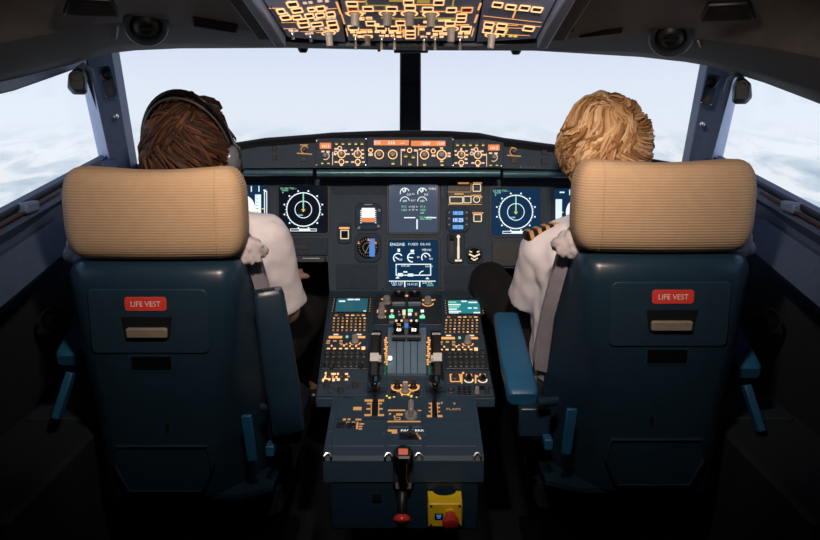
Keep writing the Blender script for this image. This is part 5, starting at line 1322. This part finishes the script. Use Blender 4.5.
# housing around the sections with its two side rails
oh = thing('overhead_housing', 'blue grey housing with side rails framing the overhead panel', 'housing', OH.mat(0, 0, 0))
lip = [(281, 38.6), (345.6, 43.4), (410, 43.8), (476.6, 43.4), (541.6, 40.0)]
q0 = [OH.st(*p) for p in lip]
MB().loft([[(x, y, -0.05), (x, y-0.006, -0.05), (x, y-0.006, 0.002), (x, y, 0.006)] for x, y in q0]).build('front_lip', 'panel_dark', oh, smooth=0)
for pa, pb, s in (((286.2, 37.8), (259.8, -4), -1), ((536.6, 38.8), (559.2, -4), 1)):
    A = [OHL if s < 0 else OHR][0].hit(*pa); B = [OHL if s < 0 else OHR][0].hit(*pb); D = (B-A)
    A2 = A - D.normalized()*0.004; B2 = A + D*2.4
    off = Vector((s*0.012, 0, -0.006))
    Mi = OH.mat().inverted()
    pts = [Mi @ (A2+off), Mi @ (B2+off)]
    MB().bar(pts, 0.022, 0.030, up=(0, 0, 1)).build('side_rail', 'frame_blue', oh, smooth=30, bevel=0.005)
    pts = [Mi @ (A2+Vector((s*0.042, 0, 0.006))), Mi @ (B2+Vector((s*0.042, 0, 0.006)))]
    MB().bar(pts, 0.036, 0.020, up=(0, 0, 1)).build('side_cover', 'panel_mid', oh, smooth=30, bevel=0.005)
# small dark recess boxes either side of the overhead housing
for px, py, s, lb in ((258.5, 16.5, -1, 'small dark recess box left of the overhead housing'), (565, 23, 1, 'small dark recess box right of the overhead housing')):
    p = at(px, py, 1.56)
    t = thing('latch_box', lb, 'latch', frame_at(p, (CAM-p).normalized()+Vector((0, 0, -0.7))), 'recess boxes beside the overhead')
    MB().frame(0, 0, 0.036, 0.034, 0.004, -0.012, 0.006, 0.004).build('box_rim', 'panel_mid', t)
    MB().rr(0, 0, 0.029, 0.027, -0.012, -0.002, 0.003).build('box_floor', 'black', t)
    MB().rr(0, -0.006, 0.016, 0.010, -0.002, 0.004, 0.002).build('catch', 'panel_dark', t)

# ================================================================ CREW SEATS
def make_seat(s, Xc, dz, label):
    """s = +1: the aisle side is +x"""
    root = thing('pilot_seat', label, 'seat', Matrix.Translation((Xc, 1.66, dz)), 'crew seats')
    def X(v): return v*s
    def B(mb, name, mat, **k): return mb.build(name, mat, root, **k)
    # moulded back shell
    rings = []
    for z, hr, hf, y0, y1 in [(zz-0.012 if zz > 1.0 else zz, *rest) for zz, *rest in ((0.500, .098, .205, .010, .150), (0.560, .102, .225, .002, .155), (0.640, .106, .236, .0, .160), (0.760, .118, .236, .0, .160), (0.860, .134, .222, .0, .160), (0.950, .144, .203, .0, .160), (1.010, .148, .192, .0, .158), (1.040, .147, .187, .004, .156), (1.056, .143, .182, .014, .150), (1.064, .135, .172, .030, .140))]:
        hm = hr + (0.186 - 0.146)*0.9
        q = [(-hr, y0), (-hr*0.5, y0-0.001), (hr*0.5, y0-0.001), (hr, y0), (hr+0.022, y0+0.008), (hm+0.004, y0+0.032), (max(hm+0.006, hf-0.01), y1-0.02), (hf, y1), (-hm-0.012, y1), (-hm-0.008, y1-0.02), (-hm-0.004, y0+0.032), (-hr-0.022, y0+0.008)]
        rings.append([(X(x) - 0.006*s, y, z) for x, y in q])
    B(MB().loft(rings), 'back_shell', 'shell_teal', smooth=50)
    RM = Matrix(((1, 0, 0, 0), (0, 0, -1, 0), (0, 1, 0, 0), (0, 0, 0, 1)))      # local (x, z up, out to the rear)
    ox = -0.012*s
    P = rpoly(0.262, 0.150, 0.012, 4)
    B(MB().rr(ox, 0.924, 0.262, 0.146, 0.0005, 0.0045, 0.014, 0.002), 'life_vest_panel', 'shell_panel', M=RM)
    pl_ = B(MB().rr(ox-0.004*s, 0.9645, 0.0915, 0.0315, 0.0045, 0.0062, 0.007, 0.0006), 'placard', 'label_red', M=RM)
    lab(pl_, 'red placard reading LIFE VEST')
    MB().text('LIFE VEST', 0.0172, ox-0.004*s, 0.9640, 0.0066, wide=0.93).build('lettering', 'label_white', pl_, smooth=0)
    # trapezoid finger recess with tan pull lip
    hd = MB().prism([(-0.056, 0.024), (0.056, 0.024), (0.048, -0.026), (-0.048, -0.026)], 0.0045, 0.0062).build('pull_recess', 'black', root, RM @ Matrix.Translation((ox-0.004*s, 0.911, 0)), 0)
    MB().rr(0, -0.011, 0.090, 0.023, 0.0062, 0.016, 0.005, 0.003).build('pull_handle', 'handle_tan', hd)
    B(MB().rr(ox-0.001*s, 0.828, 0.098, 0.040, 0.0005, 0.0025, 0.004), 'slot_frame', 'shell_panel', M=RM)
    B(MB().rr(ox-0.001*s, 0.828, 0.088, 0.031, 0.0025, 0.0034, 0.003), 'dark_slot', 'black_gloss', M=RM)
    B(MB().rr(0.012*s, 0.674, 0.008, 0.022, 0.0005, 0.002, 0.003), 'key_slot', 'black', M=RM)
    # lower pocket outline
    pk = [(-0.105, 0.635), (0.105, 0.635), (0.115, 0.585), (0.085, 0.520), (-0.085, 0.520), (-0.115, 0.585)]
    B(MB().loft([[(x*f, (z-0.58)*f+0.58, h) for x, z in pk] for f, h in ((1.0, 0.0005), (1.0, 0.010), (0.96, 0.012), (0.94, 0.006))]), 'document_pocket', 'shell_teal', M=RM, smooth=20)
    # rails low on the aisle side, their light put into the teal
    B(MB().bar([(X(0.190), 0.012, 0.700), (X(0.198), 0.020, 0.585)], 0.024, 0.012, up=(0, 1, 0)), 'recline_rail', 'arm_teal', bevel=0.003)
    B(MB().tube([(X(0.215), 0.06, 0.70), (X(0.262), 0.05, 0.70)], 0.011, 12), 'hinge_pin', 'shell_teal')
    B(MB().rr(X(0.235), 0.600, 0.020, 0.026, -0.07, -0.035, 0.004, 0.002), 'adjust_knob', 'arm_teal', M=RM)
    B(MB().loft([[(X(x), y, z) for x, y in ((0.165, 0.02), (0.235, 0.06), (0.235, 0.16), (-0.165, 0.16), (-0.165, 0.06), (-0.125, 0.02))] for z in (0.488, 0.500)]), 'lower_flange', 'shell_teal')
    # cushions
    rings = []
    for z, hw, y0, y1 in ((0.70, .236, .162, .250), (0.715, .247, .162, .262), (0.76, .248, .162, .265), (0.88, .232, .162, .255), (0.98, .210, .160, .250), (1.045, .196, .156, .245), (1.075, .186, .150, .236), (1.085, .170, .156, .220)):
        q = rpoly(hw*2, y1-y0, 0.035, 4); rings.append([(X(x + 0.0) if x > 0 else X(x*0.78), y+(y0+y1)/2, z) for x, y in q])
    B(MB().loft(rings), 'back_cushion', 'cover_lavender', smooth=60)
    B(MB().rr(X(0.02), 0.2105, 0.40, 0.085, 0.535, 0.700, 0.03, 0.01), 'lumbar_cushion', 'wall_dark')
    B(MB().rr(0, 0.45, 0.50, 0.52, 0.43, 0.535, 0.05, 0.02), 'seat_cushion', 'wall_dark')
    B(MB().rr(0, 0.43, 0.46, 0.50, 0.36, 0.43, 0.03, 0.005), 'seat_pan', 'wall_dark')
    B(MB().box((0, 0.36, 0.20), (0.30, 0.36, 0.32)), 'seat_base', 'wall_dark', smooth=0)
    for k in (-1, 1): B(MB().box((k*0.17, 0.40, 0.02-dz), (0.04, 0.70, 0.036)), 'floor_rail', 'black', smooth=0)
    # fleece showing at the shoulders of the back cushion
    for k in (-1, 1):
        mb = MB(); rnd = random.Random(3+k)
        for j in range(9):
            a = j*0.7; c_ = (X(k*(0.182+0.004*(j % 3))) + 0.022*math.cos(a*1.7)*s, 0.115+0.014*math.sin(a*2.1), 1.064+0.016*math.sin(a))
            mb.ell(c_, (0.020+0.006*rnd.random(), 0.020, 0.016+0.006*rnd.random()), n=10, m=8)
        for j in range(14):
            a = rnd.uniform(0, 6.28); c0 = Vector((X(k*0.186), 0.110, 1.064)); d = Vector((math.cos(a)*0.044, -0.01*abs(math.sin(a)), math.sin(a)*0.030))
            mb.tube([c0+d*0.4, c0+d*0.85, c0+d*1.05+Vector((0, 0, -0.006))], [0.012, 0.009, 0.003], 6)
        blob(mb, 'fleece_edge', 'sheepskin', root, 0.0045, 2, 0.003, 90)
    # head rest, and a black block imitating the shade under it
    B(MB().rr(0, 0.085, 0.30, 0.07, 1.060, 1.100, 0.02), 'shade_block', 'black')
    hw, hh, ht = 0.1965, 0.101, 0.062
    st = [-1.0, -0.985, -0.95, -0.90, -0.84, -0.76] + [-0.66+0.12*k for k in range(12)] + [0.76, 0.84, 0.90, 0.95, 0.985, 1.0]
    rings = []
    for u in st:
        e = max(0.0, (abs(u)-0.80)/0.20); r_ = math.sqrt(max(0.0, 1-e*e)); f = 0.40 + 0.60*r_
        sag = 0.010*math.cos(u*math.pi/2)**2
        top = hh*f - sag*0.9; bot = -hh*(0.45+0.55*r_) - 0.003*math.cos(u*math.pi/2)
        th = ht*(0.45+0.55*r_)
        q = []
        for k in range(28):
            a = 2*math.pi*k/28; ca, sa = math.cos(a), math.sin(a); n_ = 0.52
            y = th*math.copysign(abs(ca)**n_, ca); z = math.copysign(abs(sa)**n_, sa); z = z*(top if z > 0 else -bot)
            y += -0.010*math.cos(u*math.pi/2)
            q.append((u*hw*1.0, y + 0.070, 1.159 + z))
        rings.append(q)
    hr_ = B(MB().loft(rings), 'head_rest', 'headrest_cloth', smooth=70)
    u = 0.73*s; q = [Vector(p) for p in rings[0]]
    seam = []
    for k in range(28):
        a = 2*math.pi*k/28; ca, sa = math.cos(a), math.sin(a); n_ = 0.52
        seam.append((u*hw, (ht+0.0008)*math.copysign(abs(ca)**n_, ca)+0.070-0.010*math.cos(u*math.pi/2), 1.159+math.copysign(abs(sa)**n_, sa)*((hh-0.0014) if sa > 0 else hh+0.0015)))
    MB().tube(seam + seam[:2], 0.0014, 6).build('seam', 'headrest_cloth', hr_)
    # shoulder strap on the aisle side
    B(MB().bar([(X(0.120), 0.262, 1.06), (X(0.150), 0.200, 1.096), (X(0.178), 0.158, 1.078), (X(0.204), 0.148, 0.98), (X(0.226), 0.152, 0.88), (X(0.238), 0.156, 0.74)], 0.030, 0.004, up=(s*0.5, -1, 0.3)), 'shoulder_strap', 'strap_grey')
    # arm rests
    def arm(p0, p1, w0, w1, t, name='arm_rest', up=(0, 0, 1), mat='arm_teal'):
        p0, p1 = Vector(p0), Vector(p1); d = p1-p0; L = d.length; d.normalize()
        u_ = Vector(up); u_ = (u_-d*u_.dot(d)).normalized(); r_ = d.cross(u_)
        M = Matrix.Identity(4)
        for i, ax in enumerate((r_, d, u_)):
            for j in range(3): M[j][i] = ax[j]
        M[0][3], M[1][3], M[2][3] = p0
        rings = []
        for f, k, tk in ((0.0, 0.86, 0.7), (0.03, 1.0, 1.0), (0.25, 1.0, 1.0), (0.34, 1.08, 0.9), (0.97, 1.0, 0.85), (1.0, 0.9, 0.6)):
            w = (w0+(w1-w0)*f)*k; q = rpoly(w, t*tk, 0.010, 3); rings.append([(x, f*L, z) for x, z in q])
        return B(MB().loft(rings), name, mat, M=M, smooth=40), M
    if s > 0:
        a_, M = arm((X(0.276), 0.060, 0.640), (X(0.244), 0.040, 0.986), 0.078, 0.068, 0.058, up=(0.25, -1, 0.0), mat='shell_teal')
        lab(a_, 'aisle side arm rest folded up')
        MB().rr(0, 0, 0.030, 0.012, 0.346, 0.350, 0.003).build('slot', 'black', a_, M=Matrix.Rotation(R(-90), 4, 'X') @ Matrix.Identity(4))
        oz = 0.805
    else:
        a_, M = arm((X(0.289), 0.095, 0.690), (X(0.295), 0.420, 0.806), 0.074, 0.066, 0.046)
        lab(a_, 'aisle side arm rest folded down')
        oz = 0.758
    B(MB().loft([[(X(x), y, z) for x, z in ((0.225, 0.60), (0.300, 0.60), (0.300, 0.675), (0.225, 0.675))] for y in (0.075, 0.115)]), 'arm_bracket', 'shell_teal', bevel=0.006)
    b_, M = arm((X(-0.236), 0.085, oz), (X(-0.250), 0.400, oz+0.13), 0.062, 0.062, 0.040)
    lab(b_, 'window side arm rest folded down')
    B(MB().bar([(X(-0.235), 0.09, oz-0.03), (X(-0.262), 0.05, oz-0.13)], 0.018, 0.030, up=(0, 1, 0)), 'arm_bracket', 'arm_teal', bevel=0.003)
    return root
make_seat(+1, -0.562, 0.0, 'left pilot seat with tan head rest and its arm rest folded up')
make_seat(-1, 0.558, 0.016, 'right pilot seat with tan head rest and its arm rest folded down')

# ================================================================ THE TWO PILOTS
def hand(mb, wrist, fwd, down, side):
    """palm with five separate curled fingers; side = +1 thumb towards +right of fwd"""
    f = Vector(fwd).normalized(); d = Vector(down); d = (d - f*d.dot(f)).normalized(); r = f.cross(d)
    w = Vector(wrist); 
    for k in (-1, 0, 1): mb.cap(w + r*k*0.010, 0.019, w + f*0.075 + r*k*0.021, 0.0135)
    for k, L in ((-1.5, 0.062), (-0.5, 0.074), (0.5, 0.080), (1.5, 0.070)):
        k2 = k*side
        a = w + f*0.085 + r*k2*0.0205; b = a + f*L*0.45 + d*0.006 + r*k2*0.002; c = b + f*L*0.24 + d*L*0.22; e = c + f*L*0.06 + d*L*0.24
        mb.cap(a-f*0.02, 0.0090, b, 0.0084); mb.cap(b, 0.0084, c, 0.0078); mb.cap(c, 0.0078, e, 0.0070)
    a = w + f*0.025 + r*side*0.026; b = a + f*0.035 + r*side*0.024 + d*0.010; c = b + f*0.030 + r*side*0.004 + d*0.010
    mb.cap(w+f*0.01+r*side*0.012, 0.016, a, 0.013); mb.cap(a, 0.012, b, 0.010); mb.cap(b, 0.010, c, 0.0085)

def make_pilot(Xp, in_s, label, arm_in, arm_out, knees, yaw, hair_fn, headz=0.0, shz=0.0, hem=0.86, sr=1.0):
    """in_s = +1: aisle is +x. Body given relative to the hip line at (Xp, 2.02)."""
    root = thing('person', label, 'person', Matrix.Translation((Xp, 2.02, 0)), 'pilots')
    V = Vector
    hz = 1.285 + headz
    body = MB(); shirt = MB(); pants = MB()
    # torso
    for mb, g in ((body, 0.0), (shirt, 0.012)):
        mb.cap((-0.06, 0.02, 0.66), 0.125+g, (0.06, 0.02, 0.66), 0.125+g)
        mb.cap((-0.055, 0.012, 0.70), 0.118+g, (-0.065, 0.0, 0.98), 0.110+g); mb.cap((0.055, 0.012, 0.70), 0.118+g, (0.065, 0.0, 0.98), 0.110+g)
        mb.cap((-0.09, -0.005, 0.985), 0.098+g, (0.09, -0.005, 0.985), 0.098+g)
        mb.cap((-0.155, 0.0, 1.055-shz), 0.055+g*0.6, (0, 0, 1.085), 0.062+g*0.6); mb.cap((0.155, 0.0, 1.055-shz), 0.055+g*0.6, (0, 0, 1.085), 0.062+g*0.6)
    body.cap((0, 0.0, 1.06), 0.064, (0, 0.012, 1.20+headz), 0.056)
    shirt.lathe([(0.070, 1.10), (0.067, 1.135), (0.058, 1.138), (0.058, 1.10)], 0, 0.004, 24)      # collar band
    # arms
    for sgn, (sh, el, wr) in ((in_s, arm_in), (-in_s, arm_out)):
        sh, el, wr = V(sh), V(el), V(wr)
        body.cap(sh, 0.052, el, 0.041); body.cap(el, 0.041, wr, 0.027)
        fw = (wr-el).normalized(); hand(body, wr, fw + V((0, 0, -0.12)), (0, 0, -1), -sgn)
        d = (el-sh); ax = d.normalized(); u = ax.cross(V((0, 1, 0))).normalized(); w = ax.cross(u)
        rings = [[sh - ax*0.055 + (u*math.cos(2*math.pi*a/20)+w*math.sin(2*math.pi*a/20))*0.030 for a in range(20)]]
        for f, r_ in ((-0.12, 0.054*sr), (0.05, 0.065*sr), (0.35, 0.066*sr), (0.65, 0.066*sr), (hem, 0.068*sr)):
            rings.append([sh + d*f + (u*math.cos(2*math.pi*a/20)+w*math.sin(2*math.pi*a/20))*r_ for a in range(20)])
        shirt.loft(rings)
        if hem > 1.2: shirt.cap(el, 0.054, el + (wr-el)*0.40, 0.046)
        shirt.cap(sh, 0.062, V((sgn*0.10, 0.0, 1.03)), 0.075)
    # legs
    for sgn in (-1, 1):
        hip = V((sgn*0.085, 0.03, 0.635)); kn = V(knees[0] if sgn == in_s else knees[1]); an = V((kn.x*0.96, kn.y+0.17, 0.44)); toe = an + V((0, 0.10, -0.035))
        body.cap(hip, 0.082, kn, 0.052); body.cap(kn, 0.050, an, 0.034); body.cap(an, 0.032, toe, 0.026)
        pants.cap(hip, 0.094, kn, 0.064); pants.cap(kn, 0.064, an + V((0, 0, 0.03)), 0.050)
        sh_ = MB().cap(an + V((0, -0.02, -0.035)), 0.040, toe + V((0, 0.05, -0.005)), 0.036)
        blob(sh_, 'shoe', 'shoe', root, 0.008, 3)
    pants.cap((-0.07, 0.02, 0.65), 0.118, (0.07, 0.02, 0.65), 0.118)
    # head with a face, turned by yaw
    hd = MB(); hc = V((0, 0.015, hz))
    hd.ell((0, -0.012, 0.028), (0.076, 0.094, 0.088)); hd.ell((0, 0.020, -0.030), (0.062, 0.068, 0.078)); hd.ell((0, 0.040, -0.085), (0.040, 0.042, 0.030))
    hd.cap((0, 0.092, 0.012), 0.009, (0, 0.106, -0.030), 0.013); hd.ell((-0.012, 0.098, -0.034), (0.008, 0.009, 0.007)); hd.ell((0.012, 0.098, -0.034), (0.008, 0.009, 0.007))
    hd.cap((-0.042, 0.076, 0.026), 0.010, (0.042, 0.076, 0.026), 0.010)
    hd.ell((0, 0.082, -0.060), (0.024, 0.012, 0.006)); hd.ell((0, 0.080, -0.070), (0.021, 0.012, 0.007))
    for k in (-1, 1):
        hd.ell((k*0.040, 0.062, -0.020), (0.024, 0.022, 0.022)); hd.ell((k*0.078, -0.004, -0.012), (0.009, 0.020, 0.033))
    Mh = Matrix.Translation(hc) @ Matrix.Rotation(yaw, 4, 'Z')
    body.add([Mh @ v for v in hd.v], hd.f)
    blob(body, 'body', 'skin', root, 0.0055, 5)
    for k in (-1, 1):
        e = MB().ell((k*0.031, 0.075, 0.006), (0.0125, 0.0125, 0.0125)).build('eye', 'eye_white', root, M=Mh)
        MB().ell((k*0.031, 0.0855, 0.006), (0.0058, 0.0030, 0.0058), n=12, m=8).build('iris', 'black_gloss', e)
    blob(shirt, 'shirt', 'shirt', root, 0.007, 4, 0.006, 14)
    blob(pants, 'trousers', 'trousers', root, 0.009, 5, 0.004, 14)
    hb, hm = hair_fn(); h_ = hb.build('hair', hm, root, M=Mh, smooth=80)
    return root, Mh

def locks(seed, n, crown, rad, cen, length, wave, r0, skip, drop=0.0, frizz=0.0, flat=0.55, swirl=0.5):
    """wavy tapered locks running over the scalp away from the crown"""
    rnd = random.Random(seed); mb = MB()
    c = Vector(crown).normalized(); u = c.cross(Vector((1, 0, 0))).normalized(); w = c.cross(u)
    mb.ell((cen[0], cen[1]-0.020, cen[2]+0.012), (rad[0]*0.84, rad[1]*0.78, rad[2]*0.84), n=24, m=16)
    for i in range(n):
        phi = 2*math.pi*i*0.618 + rnd.uniform(-0.2, 0.2); th0 = math.acos(1 - 1.45*((i+0.5)/n)**1.25)*0.92
        ln = length*rnd.uniform(0.75, 1.25); ph = 2.0*(phi % 6.2832) + 2.5*th0 + rnd.uniform(-0.7, 0.7); lift = rnd.uniform(0.955, 1.045); wv = wave*rnd.uniform(0.6, 1.4)
        sw = swirl*rnd.uniform(0.5, 1.3); fr = frizz*rnd.uniform(-0.4, 1.0)
        pts = []; K = 9; ok = True
        for k in range(K):
            f = k/(K-1.0); th = th0 + ln*f; fi = phi + sw*f + wv*math.sin(ph + f*7.5)/max(0.35, math.sin(min(th, 2.6)))
            d = c*math.cos(th) + (u*math.cos(fi) + w*math.sin(fi))*math.sin(th)
            if skip(d): ok = False
            bump = 1 + wv*0.28*math.sin(ph*1.7 + f*9) + fr*f
            p = Vector((d.x*rad[0], d.y*rad[1], d.z*rad[2]))*lift*bump
            if d.z < 0.40: p.x *= 1 + drop*(0.40-d.z)
            pts.append(p + Vector(cen))
        if not ok: continue
        rr = r0*rnd.uniform(0.75, 1.25)
        mb.tube(pts, [rr*q for q in (0.35, 0.75, 1.0, 1.08, 1.05, 0.95, 0.78, 0.5, 0.10)], 7, None, flat)
    return mb
def brown():
    skip = lambda d: d.y > 0.50 and d.z < 0.45
    return locks(5, 1050, (0.1, -0.30, 0.95), (0.094, 0.114, 0.126), (-0.002, -0.010, 0.006), 1.25, 0.20, 0.0068, skip, 0.42, 0.09, 0.45, 0.25), 'hair_brown'
def blond():
    skip = lambda d: d.y > 0.50 and d.z < 0.45
    return locks(11, 1000, (0.02, -0.62, 0.78), (0.106, 0.114, 0.119), (-0.014, -0.008, 0.010), 1.10, 0.15, 0.0076, skip, 0.05, 0.06, 0.42, 0.7), 'hair_blond'
p1, Mh1 = make_pilot(-0.560, 1, 'pilot with wavy brown hair in white short sleeved shirt wearing a headset, left seat',
    ((0.185, 0.0, 1.050), (0.214, 0.085, 0.835), (0.190, 0.31, 0.875)), ((-0.180, 0.0, 1.050), (-0.235, 0.06, 0.85), (-0.20, 0.30, 0.86)),
    ((0.235, 0.395, 0.740), (-0.10, 0.40, 0.80)), R(-12), brown, hem=0.92, sr=0.96)
p2, Mh2 = make_pilot(0.512, -1, 'pilot with curly blond hair in white shirt with striped shoulder boards, right seat',
    ((-0.165, 0.0, 1.012), (-0.178, 0.060, 0.888), (-0.130, 0.28, 0.885)), ((0.165, 0.0, 1.012), (0.215, 0.05, 0.86), (0.18, 0.29, 0.88)),
    ((-0.262, 0.385, 0.848), (0.09, 0.40, 0.82)), R(4), blond, shz=0.038, hem=1.201, sr=0.92)
# shoulder boards of the right pilot
for sgn in (-1, 1):
    M = Matrix.Translation((sgn*0.166, -0.006, 1.072)) @ Matrix.Rotation(sgn*R(16), 4, 'Y') @ Matrix.Rotation(R(sgn*-8), 4, 'Z')
    eb_ = MB().rr(0, 0, 0.100, 0.046, -0.012, 0.010, 0.010, 0.004).build('shoulder_board', 'black', p2, M=M)
    for k in range(4):
        MB().rr(sgn*(0.036-0.0225*k), 0, 0.0105, 0.0485, -0.010, 0.0118, 0.001).build('gold_stripe', 'gold', eb_, smooth=0)
# headset of the left pilot
hs = thing('headset', 'black headset with grey ear cups worn over brown hair by the left pilot', 'headset', Matrix.Translation((-0.560, 2.02, 1.285)) @ Matrix.Rotation(R(-6), 4, 'Z'))
def arc(rx, rz, a0, a1, tilt, n=22):
    out = []
    for k in range(n):
        t = R(a0+(a1-a0)*k/(n-1.0)); x, z = rx*math.cos(t), rz*math.sin(t); out.append((x, -0.020 - z*math.sin(tilt), -0.012 + z*math.cos(tilt)))
    return out
MB().bar(arc(0.111, 0.157, 8, 172, R(16)), 0.024, 0.009, up=(0, 0.2, 1)).build('head_band', 'black_gloss', hs, smooth=50, bevel=0.003)
MB().tube(arc(0.113, 0.152, 8, 172, R(27)), 0.0028, 8).build('band_wire', 'knob_dark', hs)
for k in (-1, 1):
    M = Matrix.Translation((k*0.106, -0.012, -0.026)) @ Matrix.Rotation(k*R(90), 4, 'Y')
    cup = MB().lathe([(0.030, -0.014), (0.036, -0.008), (0.037, 0.006), (0.031, 0.018), (0.018, 0.024), (0, 0.025)], n=26).build('ear_cup', 'cup_grey', hs, M=M)
    MB().lathe([(0.032, -0.018), (0.038, -0.014), (0.038, -0.007), (0.030, -0.006)], n=24).build('ear_cushion', 'black', cup)
    MB().tube([(k*0.112, -0.018, 0.020), (k*0.132, -0.016, 0.0), (k*0.130, -0.012, -0.026)], 0.005, 8).build('yoke', 'black', hs)
MB().tube([(0.118, 0.0, -0.040), (0.118, 0.05, -0.062), (0.085, 0.105, -0.075), (0.035, 0.128, -0.074)], 0.0035, 8).build('mic_boom', 'black', hs)
MB().ell((0.025, 0.128, -0.073), (0.016, 0.009, 0.009)).build('microphone', 'rubber', hs)
